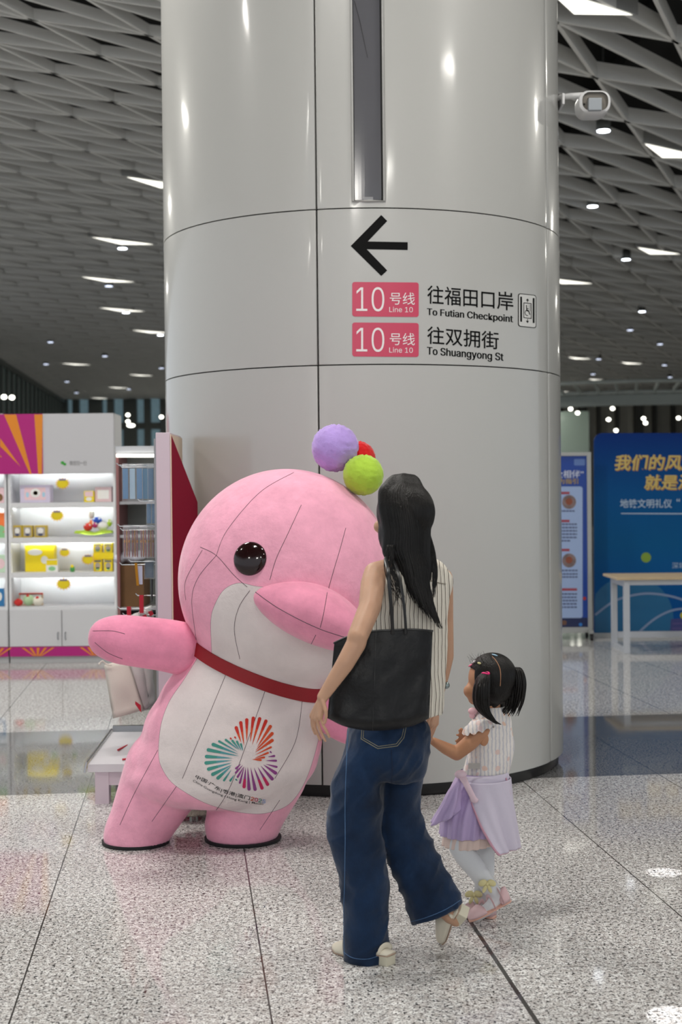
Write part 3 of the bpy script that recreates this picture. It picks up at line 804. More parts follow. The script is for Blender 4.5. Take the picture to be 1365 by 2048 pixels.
for py0, py1 in ((1119, 1145), (1087, 1105)):
    for q0, q1 in ((187, 204), (208, 225)):
        box_thing('figure_box', q0, py0, q1, py1, Y1, .09, pyel, ['lower left yellow figure box at the right end of the third shelf', 'lower right yellow figure box at the right end of the third shelf', 'upper left yellow figure box stacked under the plush toys', 'upper right yellow figure box stacked under the plush toys'][k],
                  'figure box', 'stacked yellow figure boxes', [(.2, .2, .8, .75, mat('pack_gray', 'a8a096', .4), 'e'), (.28, .1, .72, .35, pgrn, 'e'), (.1, .8, .9, .93, mat('pack_navy', '3d4668', .4), 'r')], 2 if k < 2 else None); k += 1
box_thing('acrylic_riser', 186, 1105.5, 227, 1118.5, Y1 - .005, .11, pyel, 'yellow riser between the two rows of yellow figure boxes', 'riser', None, [])
box_thing('backing_card', 38, 1186, 86, 1213, Y1 + .09, .02, ptan, 'red bordered backing card behind the toys on the bottom shelf', 'card', None, [(.06, .1, .94, .93, pw, 'r'), (.0, .86, 1, 1, pred, 'r')], 3)
box_thing('gift_box', -30, 1026, 10, 1075, Y1, .1, porg, 'orange and green box cut off by the left edge, on the second shelf', 'gift box', None, [(0, 0, 1, .22, pgrn, 'r'), (.5, .2, 1.0, .5, pgrn, 'e')], 1)
box_thing('gift_box', -30, 975, 8, 1005, Y1, .1, ppink, 'pink box cut off by the left edge, on the top shelf', 'gift box', None, [(.6, .1, .95, .6, pbrown, 'e')], 0)
box_thing('gift_box', -30, 1110, 12, 1143, Y1, .1, mat('pack_mint', 'c8e0c4', .4), 'mint green box cut off by the left edge, on the third shelf', 'gift box', None, [(.5, .2, .95, .8, ppink, 'e')], 2)
box_thing('notice_card', -30, 1177, 8, 1211, Y1 - .02, .02, pblue, 'blue notice card cut off by the left edge, on the bottom shelf', 'card', None, [(.6, .3, .9, .8, pw, 'e')], 3)
def blob_thing(name, px, py, r, m, label, cat, group, Y=Y1, extra=None, shelf=None):
    c = P(px, py, Y); k = Y / F
    t = thing(name, label, cat, c, group)
    a = MB(); a.ell((0, 0, 0), (r[0] * k, min(r) * k * 1.1, r[1] * k)); o = a.build('body', m, None, True); o.parent = t
    for dx, dz, rr, mm, nm in (extra or []):
        a = MB(); a.ell((dx * k, -min(r) * k * .6, dz * k), (rr * k, rr * k, rr * k), seg=12, rings=8); o = a.build(nm, mm, None, True); o.parent = t
    return t
c = P(188, 1073, Y1); lt = MB(); k_ = Y1 / F
lt.ring([[Vector((c.x + (u * 38) * k_, Y1 + v, P(120, 1075, YS).z + .004 + k_ * (3 + 5 * abs(math.sin(u * 4)) + (3 if q else 0)))) for u, v, q in
          [(-1, -.05, 0), (-.5, -.07, 0), (0, -.07, 0), (.5, -.07, 0), (1, -.05, 0), (1, .06, 0), (.5, .08, 0), (0, .08, 0), (-.5, .08, 0), (-1, .06, 0)]], 
         [Vector((c.x + (u * 36) * k_, Y1 + v * .9, P(120, 1075, YS).z + .004 + k_ * (8 + 5 * abs(math.sin(u * 4))))) for u, v in
          [(-1, -.05), (-.5, -.07), (0, -.07), (.5, -.07), (1, -.05), (1, .06), (.5, .08), (0, .08), (-.5, .08), (-1, .06)]]])
tag(lt.build('leaf_cushion', plime, None, True), 'lime green wavy leaf cushion carrying plush toys on the second shelf', 'cushion')
TOYS = [(176, 1054, (9, 8), pred, 'red plush toy at the left of the pile on the leaf cushion'), (183, 1047, (7, 7), porg, 'orange plush toy on top of the red one on the leaf cushion'),
        (194, 1041, (10, 7), pdkb, 'blue plush toy at the top of the pile on the leaf cushion'), (190, 1050, (6, 6), mat('toy_magenta', 'c8327c', .6), 'magenta plush toy in the middle of the pile on the leaf cushion'),
        (206, 1052, (11, 9), pw, 'white plush toy at the right of the pile on the leaf cushion'), (219, 1046, (5, 7), plime, 'small lime plush toy at the right end of the pile'),
        (183, 1028, (6, 10), mat('toy_cream', 'efe9da', .6), 'cream plush toy standing behind the blue one, highest of the pile')]
for i, (x, y, r, m, lb) in enumerate(TOYS): blob_thing('plush_toy', x, y, r, m, lb, 'plush toy', 'plush toys on the shelf', Y1 + .01 * (i % 3) + (.05 if i == 6 else 0), [(r[0] * .5, r[1] * .45, 2.2, pw, 'ear'), (-r[0] * .5, r[1] * .45, 2.2, pw, 'ear')])
for x, y, r, m, lb in ((37, 1205, (9, 7), pred, 'red plush apple at the left of the bottom shelf'), (57, 1200, (11, 11), mat('toy_palegreen', 'b9d6a8', .6), 'pale green plush toy with a red top on the bottom shelf'),
                       (76, 1202, (11, 9), mat('toy_cream', 'efe9da', .6), 'cream plush toy at the right of the bottom shelf group'), (145, 1138, (5, 7), mat('toy_green', '4a9a52', .6), 'tiny green toy alone in the middle of the third shelf')):
    blob_thing('plush_toy', x, y, r, m, lb, 'plush toy', 'plush toys on the shelf', Y1 - .02, [(0, r[1] * .8, 3.2, pred if x != 145 else pyel, 'cap')])
# starburst price cards
def burst(px, py, r, label, top):
    c = P(px, py, YS + .002); k = YS / F
    t = thing('price_card', label, 'price card', c, 'yellow starburst price cards'); a = MB()
    pts = [Vector(((r if i % 2 else r * .72) * k * math.cos(i * PI / 14), 0, (r if i % 2 else r * .72) * k * .8 * math.sin(i * PI / 14))) for i in range(28)]
    a.ring([[p + Vector((0, dy, 0)) for p in pts] for dy in (0, .003)]); o = a.build('card', pyel, None); o.parent = t
    a = MB(); a.ring([[p * 1.08 + Vector((0, dy, 0)) for p in pts] for dy in (.004, .006)]); o = a.build('border', porg, None); o.parent = t
    a = MB(); a.bx(-r * .5 * k, r * .5 * k, -.003, -.001, r * .42 * k, r * .66 * k); o = a.build('heading', top, None); o.parent = t
hd = mat('card_heading', '7d6f8a', .5)
for x, y, r, lb in ((125, 967, 14, 'yellow starburst price card on the top shelf'), (114, 1031, 14, 'yellow starburst price card on the second shelf'), (129, 1105, 11, 'yellow starburst price card beside the big yellow box'),
                    (176, 1119, 13, 'yellow starburst price card left of the stacked yellow boxes'), (127, 1168, 15, 'yellow starburst price card alone on the bottom shelf')):
    burst(x, y, r, lb, hd)

# ================================================================== lit display case behind the rack
YC = 10.4
t = thing('display_case', 'grey display case with a bright light tube behind the hanging goods', 'display case', P(275, 1413, YC))
def tch(t, mb, name, m, par=None, **k):
    o = mb.build(name, m, None, **k); o.parent = par or t
    o.matrix_parent_inverse = Matrix.Translation(-t.location) if par is None else Matrix.Identity(4); return o
x0, x1, z0, z1 = rect(234, 892, 332, 1413, YC); z0 = 0
a = MB(); a.bx(x0, x1, YC, YC + .45, P(280, 906, YC).z, z1); tch(t, a, 'header', mat('case_grey', 'b4b6bc', .35))
a = MB(); a.bx(x0, x1, YC + .43, YC + .45, z0, z1); tch(t, a, 'back_panel', mat('case_back', '8b918c', .4))
a = MB(); a.bx(x0, x0 + .02, YC + .01, YC + .44, z0, z1); tch(t, a, 'side_panel', mat('case_side', '8d5d5d', .4))
for y in (1003, 1070, 1215):
    a = MB(); z = P(280, y, YC).z; a.bx(x0, x1, YC + .02, YC + .43, z - .02, z); tch(t, a, 'shelf_board', mat('case_shelf', 'a5a4a8', .35))
a = MB(); a.bx(x0, x1, YC + .02, YC + .43, 0, P(280, 1235, YC).z); tch(t, a, 'base', mat('case_base', '6d6a66', .5))
a = MB(); a.tube([(x0 + .01, YC - .02, P(270, 911, YC).z), (x1 - .01, YC - .02, P(270, 912, YC).z)], .012, 10); tch(t, a, 'light_tube', mat('tube_glow', 'ffffff', emis=(1, .97, .85), es=3.5), smooth=True)
x0, x1, z0, z1 = rect(236, 1129, 288, 1215, YC + .05); z0 = P(280, 1215, YC).z
t = thing('cardboard_box', 'brown cardboard box with a white bag on it behind the rack', 'cardboard box', ((x0 + x1) / 2, YC + .05, z0))
a = MB(); a.bx(x0, x1, YC + .05, YC + .38, z0, z1); tch(t, a, 'carton', mat('cardboard', '6b4a2a', .75, var=.12, vscale=5), bevel=.004)
a = MB(); a.bx(x0 - .004, x1 + .004, YC + .18, YC + .24, z1 - .05, z1 + .0015); tch(t, a, 'tape', mat('tape_tan', '8d6a43', .4))
a = MB(); c = P(252, 1122, YC + .1)
for i in range(6): a.ell((c.x - .05 + i * .03, YC + .12 + .02 * (i % 2), z1 + .038 + .012 * (i % 3)), (.045, .06, .04), seg=12, rings=8)
me = fuse(a, .008, 5); o = link('plastic_bag', me, mat('bag_white', 'c9cbd8', .35), None, 'all'); tag(o, 'crumpled white plastic bag on the brown cardboard box', 'plastic bag')

# ================================================================== RACK beside the column
YR = 7.30
rk = thing('display_rack', 'white merchandise rack with a red side panel against the column', 'display rack', (-1.05, 7.5, 0))
rack_white = mat('rack_white', 'cdbfc9', 0.4)
zt = P(328, 865, YR).z; xa, xb = P(314, 1100, YR).x, P(343, 1100, YR).x
tch_ = lambda mb, name, m, par=None, **k: tch(rk, mb, name, m, par, **k)
a = MB(); a.bx(xa, xb, YR, 7.80, 0.0, zt); tch_(a, 'upright_panel', rack_white, bevel=.004)
a = MB(); a.bx(xb + .0005, xb + .006, YR - .002, 7.805, 0.0, zt - .01); tch_(a, 'edge_strip', mat('edge_beige', 'd9c7b0', .5))
a = MB(); a.add([(xb + .006, YR + .004, .0), (xb + .105, 7.62, .0), (xb + .006, 7.62, .0), (xb + .006, YR + .004, zt - .012), (xb + .105, 7.62, zt - .36), (xb + .006, 7.62, zt - .36)], [(0, 1, 4, 3), (1, 2, 5, 4), (2, 0, 3, 5), (0, 2, 1), (3, 4, 5)]); tch_(a, 'red_panel_with_shade', mat('panel_red', '82072a', .6, spec=.2))  # red face widened; wedge and sloping top imitate its shade on the column
a = MB(); a.bx(xa - .012, xa - .001, YR + .02, 7.79, .25, zt - .03); tch_(a, 'slat_back', mat('slat_grey', '9a9ca0', .3))
xl = P(176, 1530, YR - .05).x; zf = 0.2
a = MB(); a.add([(xl, 7.24, .165), (xa, 7.24, .165), (xa, 7.93, .215), (xl + .015, 7.93, .215), (xl, 7.24, .205), (xa, 7.24, .205), (xa, 7.93, .258), (xl + .015, 7.93, .258)],
               [(0, 1, 2, 3), (4, 7, 6, 5), (0, 4, 5, 1), (1, 5, 6, 2), (2, 6, 7, 3), (3, 7, 4, 0)]); tch_(a, 'tray', mat('tray_white', 'd3d1d6', .25))
a = MB(); a.tube([(xl - .012, 7.22, .165), (xl - .004, 7.23, .215), (xl + .012, 7.93, .27)], .006, 6); tch_(a, 'tray_edge', alu, smooth=True)
a = MB(); a.bx(xl + .02, xa, 7.92, 7.95, .215, .29); tch_(a, 'tray_back', alu)
a = MB(); a.bx(xl + .035, xl + .105, 7.25, 7.32, 0, .165); tch_(a, 'leg', rack_white)
a = MB(); a.bx(xl + .05, xl + .11, 7.82, 7.88, 0, .215); tch_(a, 'leg', rack_white)
a = MB(); a.bx(xl + .105, xa, 7.255, 7.31, .095, .165); tch_(a, 'front_rail', rack_white)
a = MB(); a.bx(xl + .04, xl + .09, 7.32, 7.82, .10, .165); tch_(a, 'side_rail', rack_white)
def hook(px, py, Y, tip):
    b = P(312, py, Y); e = P(tip, py, Y); a = MB()
    a.tube([(xa - .005, Y, b.z), (e.x, Y, b.z), (e.x - .012, Y, b.z + .012)], .0028, 6); tch_(a, 'hook', mat('chrome', 'c9c9c9', .12, metal=1), smooth=True)
for py, Y, tip in ((930, 7.42, 238), (1002, 7.42, 280), (1052, 7.42, 240), (1060, 7.52, 245), (1123, 7.45, 262), (1129, 7.5, 244), (1217, 7.45, 240), (1230, 7.5, 250), (1191, 7.5, 276), (934, 7.55, 244)):
    hook(0, py, Y, tip)
sleeve = mat('clear_sleeve', 'eef2f6', .08, alpha=.13, spec=.8)
def hang(name, px, py0, py1, wpx, Y, m, label, cat, group, inner='card', n=1, sl=True):
    z1, z0 = P(px, py0, Y).z, P(px, py1, Y).z; x = P(px, (py0 + py1) / 2, Y).x; wd = wpx * Y / F
    t = thing(name, label, cat, (x, Y, z1), group); h = z1 - z0
    if sl:
        a = MB(); rng = [(-1, 0), (-.6, -.9), (0, -1.2), (.6, -.9), (1, 0), (.6, .9), (0, 1.2), (-.6, .9)]
        a.ring([[Vector((u * wd / 2 * s_, v * .006 * d, -h * q)) for u, v in rng] for q, s_, d in ((0, .8, .2), (.08, 1, .4), (.35, 1, 1), (.8, 1.02, 1.2), (.95, 1, .7), (1, .96, .2))])
        o = a.build('sleeve', sleeve, None, True); o.parent = t
        a = MB(); a.bx(-wd * .45, wd * .45, -.002, .002, -h * .09, .004); o = a.build('header_strip', sleeve, None); o.parent = t
    if inner == 'card':
        a = MB(); a.bx(-wd * .38, wd * .38, -.001, .001, -h * .93, -h * .12); o = a.build('card', m, None); o.parent = t
    else:
        for i in range(n):
            u = (i - (n - 1) / 2) * wd * .26
            a = MB(); a.tube([(u, 0, -h * .96), (u, 0, -h * .9), (u, 0, -h * .5), (u * .9, 0, -h * .14)], [.002, .0042, .0042, .0035], 8); o = a.build('pen', m if i % 2 else mat('pen_rose', '8a5558', .3, metal=.4), None, True); o.parent = t
            a = MB(); a.tube([(u, 0, -h * .52), (u, 0, -h * .44)], .0052, 8); o = a.build('pen_grip', mat('gold', 'b07828', .25, metal=.9), None, True); o.parent = t
    return t
bl = mat('card_blue', '3f7ba8', .4); bl2 = mat('card_deep_blue', '2f6288', .4); gold = mat('gold', 'b07828', .25, metal=.9)
pos = ['leftmost', 'second from the left', 'middle', 'second from the right', 'rightmost, touching the rack panel']
for i, px in enumerate((251, 265, 279, 291, 302)):
    hang('bookmark_pack', px, 928, 1003, 14, 7.40 + .03 * (i % 2), (bl, mat('card_paleblue', 'a9c6d8', .4), bl, mat('card_teal', '3f7a9c', .4), bl2)[i], 'clear pack with a blue bookmark hanging on the top hook, ' + pos[i], 'bookmark pack', 'blue bookmark packs on the top hook')
for i, px in enumerate((298, 308)):
    hang('bookmark_pack', px, 1002, 1050, 11, 7.43, bl2, 'dark blue bookmark pack on the second hook, ' + ['the left one', 'the right one'][i], 'bookmark pack', 'dark bookmark packs on the second hook')
for i, px in enumerate((254, 270, 287, 302)):
    hang('pen_pack', px, 1051, 1117, 17, 7.41 + .03 * (i % 2), gold, 'clear pack of rose and gold pens, ' + ['leftmost of the four', 'second from the left of the four', 'third from the left of the four', 'rightmost of the four'][i], 'pen pack', 'pen packs on the middle hook', 'pens', 3)
hang('bookmark_pack', 279, 1126, 1172, 16, 7.44, mat('card_white', 'c3c8de', .4), 'white card pack with a gold edge below the pen packs', 'card pack', None, sl=False)
a = MB(); c0, c1 = P(272, 1126, 7.43), P(276, 1171, 7.43); a.bar(c0, c1, .004, .014); tag(a.build('gold_bookmark', gold, None), 'narrow gold bookmark hanging in front of the white card pack', 'bookmark')
hang('pouch', 299, 1120, 1158, 22, 7.47, mat('pouch_navy', '2c4a60', .5), 'navy blue pouch under the pen packs by the rack panel', 'pouch', None)
a = MB(); a.tube([P(304, 1158, 7.5), P(304, 1195, 7.5), P(304, 1204, 7.5)], [.006, .006, .002], 8); tag(a.build('hanging_pen', mat('pen_dark', '3a3a3c', .3), None, True), 'dark pen hanging under the navy pouch', 'pen')
redc = mat('strap_red', 'b30f2c', .6)
for px, py0, py1, lb in ((283, 1190, 1226, 'red strap hanging over the white canvas bags, the higher one'), (258, 1213, 1250, 'red strap hanging over the red bag, the lower one')):
    c = P(px, py0, 7.42); e = P(px, py1, 7.42); a = MB()
    a.ring([[Vector((c.x + u * .011, 7.42 + v * .004, lerp(c.z, e.z, q) )) for u, v in ((-1, -1), (1, -1), (1, 1), (-1, 1))] for q in (0, .3, .6, 1)])
    tag(a.build('strap', redc, None, bevel=.0015), lb, 'strap', 'red straps on the rack')
canvas = mat('canvas_cream', 'd6cfc6', .8, bump=.15, bscale=250); canvas2 = mat('canvas_white', 'd2d0ce', .8, bump=.15, bscale=250)
def soft_bag(top_l, top_r, bot_r, bot_l, Y, dY, m, label, name='canvas_bag', cat='canvas bag', group='canvas bags on the rack', red=None, neck=None):
    tl, tr, br, bl_ = [P(*p, Y) for p in (top_l, top_r, bot_r, bot_l)]
    t = thing(name, label, cat, (tl + tr) / 2, group); inv = Matrix.Translation(-t.location); a = MB(); n = 8; rows = 9
    tr = Vector((tr.x, tr.y + dY, tr.z)); br = Vector((br.x, br.y + dY, br.z)); rings = []
    for i in range(rows + 1):
        v = i / rows; L = tl.lerp(bl_, v); R_ = tr.lerp(br, v); nrm = (R_ - L).cross(Vector((0, 0, 1))).normalized(); ring = []
        th = .022 * math.sin(min(1, v * 1.15 + .08) * PI) ** .6 if v < .95 else .008
        for k in range(2 * n):
            u = k / n if k < n else 2 - k / n
            sgn = 1 if k < n else -1
            b_ = math.sin(PI * min(max(u, 0), 1)) ** .7
            wob = .006 * fbm((u * 2, v * 3, px_seed(label)), 1.5, 2)
            ring.append(L.lerp(R_, u) + nrm * (sgn * th * b_ + wob) )
        rings.append(ring)
    a.ring(rings); o = a.build('pouch', m, None, 'all'); o.parent = t; o.matrix_parent_inverse = inv
    if red:
        a = MB(); q = [P(*p, Y + .3 * dY) for p in red]; off = Vector((0, -.024, 0)); a.ring([[p + off for p in q], [p + off + Vector((0, .003, 0)) for p in q]]); o = a.build('red_label', redc, None); o.parent = t; o.matrix_parent_inverse = inv
    return t
def px_seed(s_): return (sum(map(ord, s_)) % 97) * .37
soft_bag((208, 1330), (252, 1322), (286, 1423), (226, 1437), 7.28, .07, canvas, 'cream canvas drawstring bag hanging lowest under the pink flipper', red=[(272, 1401), (283, 1409), (284, 1424), (272, 1407)])
soft_bag((256, 1318), (280, 1318), (297, 1418), (284, 1424), 7.36, .07, canvas2, 'white canvas bag just right of the cream drawstring bag')
soft_bag((276, 1318), (300, 1318), (308, 1410), (299, 1416), 7.42, .07, canvas2, 'grey white canvas bag third from the left under the pink flipper')
a = MB(); a.tube(spline([P(224, 1330, 7.27), P(212, 1328, 7.26), P(205, 1322, 7.25), P(199, 1327, 7.25)], 10), .004, 6); a.ell(P(199, 1328, 7.25), .006); tag(a.build('drawstring', canvas, None, True), 'white knotted drawstring poking out under the flipper tip', 'drawstring')
for i, (p, lb) in enumerate((((262, 1232), 'white canvas bag with a red label, leftmost of three above the flipper'), ((276, 1226), 'white canvas bag with a red label, middle of three above the flipper'), ((288, 1218), 'white canvas bag nearest the rack panel above the flipper'))):
    x, y = p; soft_bag((x, y), (x + 13, y - 6), (min(x + 40, 300 + 4 * i), y + 70), (x + 14, y + 78), 7.40 + .05 * i, .05, canvas2, lb, red=[(x + 9, y + 5), (x + 17, y + 2), (x + 21, y + 10), (x + 14, y + 14)])
soft_bag((238, 1237), (262, 1236), (268, 1290), (240, 1290), 7.46, .05, redc, 'red bag behind the flipper under the lower red strap', 'red_bag', 'bag', None)
for (p, q), lb in ((((236, 1500), (254, 1491)), 'red pen lying further back on the white tray'), (((245, 1519), (262, 1517)), 'red pen lying at the front of the white tray')):
    zz = .220 if p[1] == 1500 else .205
    A, B = G(p[0], p[1], zz + .012), G(q[0], q[1], zz + .012); B.z = A.z
    a = MB(); a.tube([A, A.lerp(B, .5), B, B.lerp(A, -.15)], [.005, .005, .005, .002], 8); tag(a.build('pen', redc, None, True), lb, 'pen', 'red pens on the tray')

# ================================================================== RIGHT SIDE: poster stand, backdrop, table
YP = 15.0
t = thing('poster_stand', 'narrow blue poster in a silver stand on castors beside the column', 'poster stand', P(1140, 1280, YP))
silver = mat('silver_frame', 'a9aaa8', .35, metal=.3)
bd = mat('poster_blue', '0d3f9a', .35); bdk = mat('poster_navy', '0a1c4c', .35); sheetc = mat('poster_sheet', '9db3dc', .4)
def pb(px0, py0, px1, py1, Y, th, name, m, par=None, **k):
    x0, x1, z0, z1 = rect(px0, py0, px1, py1, Y); a = MB(); a.bx(x0, x1, Y, Y + th, z0, z1); return tch(t, a, name, m, par, **k)
pb(1030, 905, 1183, 912, YP, .05, 'frame_rail', silver); pb(1030, 1255, 1183, 1266, YP, .05, 'frame_rail', silver)
pb(1176, 905, 1184, 1266, YP - .002, .054, 'frame_post', silver); pb(1024, 905, 1032, 1266, YP - .002, .054, 'frame_post', silver)
pst = pb(1032, 912, 1176, 1255, YP + .015, .02, 'poster', bd)
pb(1032, 1236, 1176, 1255, YP + .013, .004, 'poster_footer', bdk)
def flat(pts, Y, name, m, par=None):
    a = MB(); q = [P(x, y, Y) for x, y in pts]; a.add(q, [tuple(range(len(q)))]); return tch(t, a, name, m, par)
flat(rrect(1050, 973, 1166, 1236, 5), YP + .0120, 'text_sheet', sheetc)
def ftext(txt, px0, py0, px1, py1, Y, name, m, bold=0.0, sh=0.0):
    V, Fq = flat_text(txt, px0, py0, px1, py1, Y, bold, sh); a = MB(); a.add(V, Fq); return tch(t, a, name, m)
ptxt = mat('poster_text', 'cdd3e6', .4); pyl = mat('poster_yellow', 'b89a3c', .4); dkred = mat('poster_red', '9c3a4a', .4); dktx = mat('poster_dark_text', '4c567c', .5)
ftext('“安全相伴”', 1086, 940, 1168, 956, YP + .012, 'poster_title', ptxt, .012)
ftext('行为指引', 1104, 957, 1157, 968, YP + .012, 'poster_title', pyl, .01)
flat(rrect(1149, 918, 1171, 931, 2), YP + .012, 'poster_logo', mat('poster_logo', '5c7ab8', .4))
for y in (986, 1042, 1100, 1179): flat([(1092, y - 2.5), (1140 + (15 if y > 1170 else 0), y - 2.5), (1140 + (15 if y > 1170 else 0), y + 2.5), (1092, y + 2.5)], YP + .0112, 'poster_heading', dkred)
for y, xe in [(996, 1124), (1003, 1123), (1010, 1122), (1022, 1150)] + [(1048.5 + 6.6 * i, 1155 if i < 5 else 1142) for i in range(6)] + [(1108 + 6.7 * i, 1123) for i in range(4)] + [(1141, 1156), (1148, 1156), (1154, 1156)] + [(1188 + 6.6 * i, 1155) for i in range(5)]:
    a = MB(); x = 1092
    while x < xe:
        wd = 4.6 + 2 * random.random(); q = [P(x, y - 1.5, YP + .0112), P(min(x + wd, xe), y - 1.5, YP + .0112), P(min(x + wd, xe), y + 1.5, YP + .0112), P(x, y + 1.5, YP + .0112)]
        a.add(q, [(0, 1, 2, 3)]); x += wd + 1
    o = tch(t, a, 'poster_text', dktx); o['kind'] = 'stuff'
def disc(cx, cy, r, Y, name, m):
    return flat([(cx + r * math.cos(i * PI / 14), cy + r * math.sin(i * PI / 14)) for i in range(28)], Y, name, m)
for cy in (1004, 1121):
    disc(1139, cy, 14, YP + .0112, 'round_picture', mat('picture_brown', '7c6a6a', .5, var=.4, vscale=14))
    disc(1139, cy - 1, 7, YP + .0106, 'round_picture', mat('picture_rust', '8a4a34', .5))
disc(1170, 1197, 3.5, YP + .012, 'poster_dot', mat('dot_red', 'b02a2a', .4)); disc(1162, 1249, 3.5, YP + .0118, 'poster_dot', mat('dot_blue', '2a78c8', .4))
flat(rrect(1100, 1241, 1134, 1250, 3), YP + .0118, 'poster_badge', mat('badge_brown', '6c4a38', .4))
blk = mat('castor_black', '1a1a1c', .5)
for px in (1180, 1034):
    x = P(px, 1270, YP).x
    a = MB(); a.bx(x - .02, x + .02, YP - .14, YP + .2, .075, .10); tch(t, a, 'foot', silver)
    for y in (-.12, .18):
        a = MB(); a.ring([[Vector((x + dx, YP + y + .036 * math.cos(i * PI / 8), .037 + .036 * math.sin(i * PI / 8))) for i in range(16)] for dx in (-.012, .012)]); a.bx(x - .018, x + .018, YP + y - .012, YP + y + .012, .05, .08); tch(t, a, 'castor', blk)
    a = MB(); a.bx(x - .012, x + .012, YP + .01, YP + .035, .09, P(px, 1262, YP).z); tch(t, a, 'riser', silver)

# backdrop board
YB = 15.25
t = thing('backdrop_board', 'large blue backdrop board with gold and white lettering behind the table', 'backdrop board', P(1350, 1275, YB))
def bgblue():
    m = bpy.data.materials.new('backdrop_print'); m.use_nodes = True; q = N(m)     # printed blue artwork, darker at head and foot
    tc = q.n('TexCoord'); sp = q.n('SeparateXYZ'); q.l(tc.outputs['Object'], sp.inputs[0])
    r = q.n('ValToRGB'); e = r.color_ramp.elements; e[0].position = 0.0; e[0].color = (*S('004a96'), 1); e[1].position = 1.0; e[1].color = (*S('002a72'), 1)
    k = e.new(0.45); k.color = (*S('00568c'), 1); k = e.new(.7); k.color = (*S('004e8a'), 1)
    mr = q.n('MapRange'); mr.inputs['From Min'].default_value = 0.0; mr.inputs['From Max'].default_value = 2.2; q.l(sp.outputs['Z'], mr.inputs['Value']); q.l(mr.outputs[0], r.inputs[0])
    q.l(r.outputs[0], q.b.inputs['Base Color']); q.b.inputs['Roughness'].default_value = .5; q.b.inputs['Specular IOR Level'].default_value = .15; return m
a = MB(); out = []
cor = [(1190, 1272), (1190, 883)] + [(1207 - 17 * math.cos(i * PI / 16), 883 - 17 * math.sin(i * PI / 16)) for i in range(1, 9)] + [(1540, 866), (1540, 1272)]
pts = [P(x, y, YB) for x, y in cor]
for p in pts:
    if p.z < .03: p.z = .03
a.ring([[p + Vector((0, dy, 0)) for p in pts] for dy in (0, .06)]); o = tch(t, a, 'board', bgblue())
a = MB(); p0, p1 = P(1190, 1272, YB), P(1540, 1272, YB); a.bx(p0.x, p1.x, YB - .02, YB + .3, 0, .045); tch(t, a, 'base_bar', silver)
gold_l = mat('letter_gold', 'cdb567', .35); gold_d = mat('letter_orange', 'b0762c', .35); wh = mat('letter_white', 'a9bcd2', .35)
def clipped(pts):
    return pts
disc(1262, 1232, 88, YB - .0006, 'print_disc', mat('print_teal', '0c5f8e', .4)) if False else None
Vd = [(1262 + 86 * math.cos(i * PI / 20), 1238 + 86 * math.sin(i * PI / 20)) for i in range(40)]
Vd = [(max(x, 1190.5), min(y, 1271)) for x, y in Vd]
flat(Vd, YB - .001, 'print_disc', mat('print_teal', '0d618f', .4))
flat([(1343, 1238), (1540, 1228), (1540, 1271), (1340, 1271)], YB - .0016, 'print_wave', mat('print_purple', '3c3f7c', .4))
for y in (1246, 1256, 1265): flat([(1346, y), (1540, y - 5), (1540, y - 2), (1346, y + 2.5)], YB - .0022, 'print_stripe', mat('print_mauve', '5a4f86', .4))
disc(1293, 1115, 10, YB - .001, 'print_ball', mat('print_lime', '7c9a2c', .4)); disc(1368, 1231, 7, YB - .0028, 'print_ball', mat('print_yel', 'b8ac2a', .4))
def ribbon(pts, wpx, Y, name, m):
    c = spline([(x, y, 0) for x, y in pts], 24); V = []
    for i, p in enumerate(c):
        d = (c[min(i + 1, 23)] - c[max(i - 1, 0)]).normalized(); V.append(P(p.x - d.y * wpx / 2, p.y + d.x * wpx / 2, Y)); V.append(P(p.x + d.y * wpx / 2, p.y - d.x * wpx / 2, Y))
    a = MB(); a.add(V, [(2 * i, 2 * i + 1, 2 * i + 3, 2 * i + 2) for i in range(23)]); tch(t, a, name, m)
arc_m = mat('print_arc', '7f92b4', .4)
ribbon([(1191, 1230), (1230, 1202), (1275, 1189), (1315, 1188), (1365, 1199), (1420, 1225)], 4.5, YB - .003, 'print_arc', arc_m)
ribbon([(1277, 1266), (1310, 1238), (1345, 1221), (1380, 1218), (1430, 1226)], 4.5, YB - .003, 'print_arc', arc_m)
for i, (dx, m, Y_) in enumerate(((1.5, gold_d, YB - .002), (0, gold_l, YB - .004))):
    ftext('我们的风度', 1228 + dx, 909 + dx, 1396 + dx, 941 + dx, Y_, 'gold_headline', m, .016, .16)
    ftext('就是深', 1288 + dx, 949 + dx, 1388 + dx, 980 + dx, Y_, 'gold_headline', m, .016, .16)
ftext('地铁文明礼仪', 1241, 998, 1345, 1016, YB - .002, 'white_subtitle', wh, .014)
ftext('“', 1354, 997, 1361, 1003, YB - .002, 'white_subtitle', wh, .014)
ftext('深圳', 1345, 1125, 1371, 1137, YB - .002, 'white_subtitle', wh)
flat([(1243, 1026), (1420, 1026.5), (1420, 1029), (1243, 1028)], YB - .002, 'underline', wh)
a = MB()
for px in (1230, 1500):
    x = P(px, 1200, YB).x; a.bx(x - .02, x + .02, YB + .065, YB + .10, .05, 1.9)
tch(t, a, 'back_frame', silver)

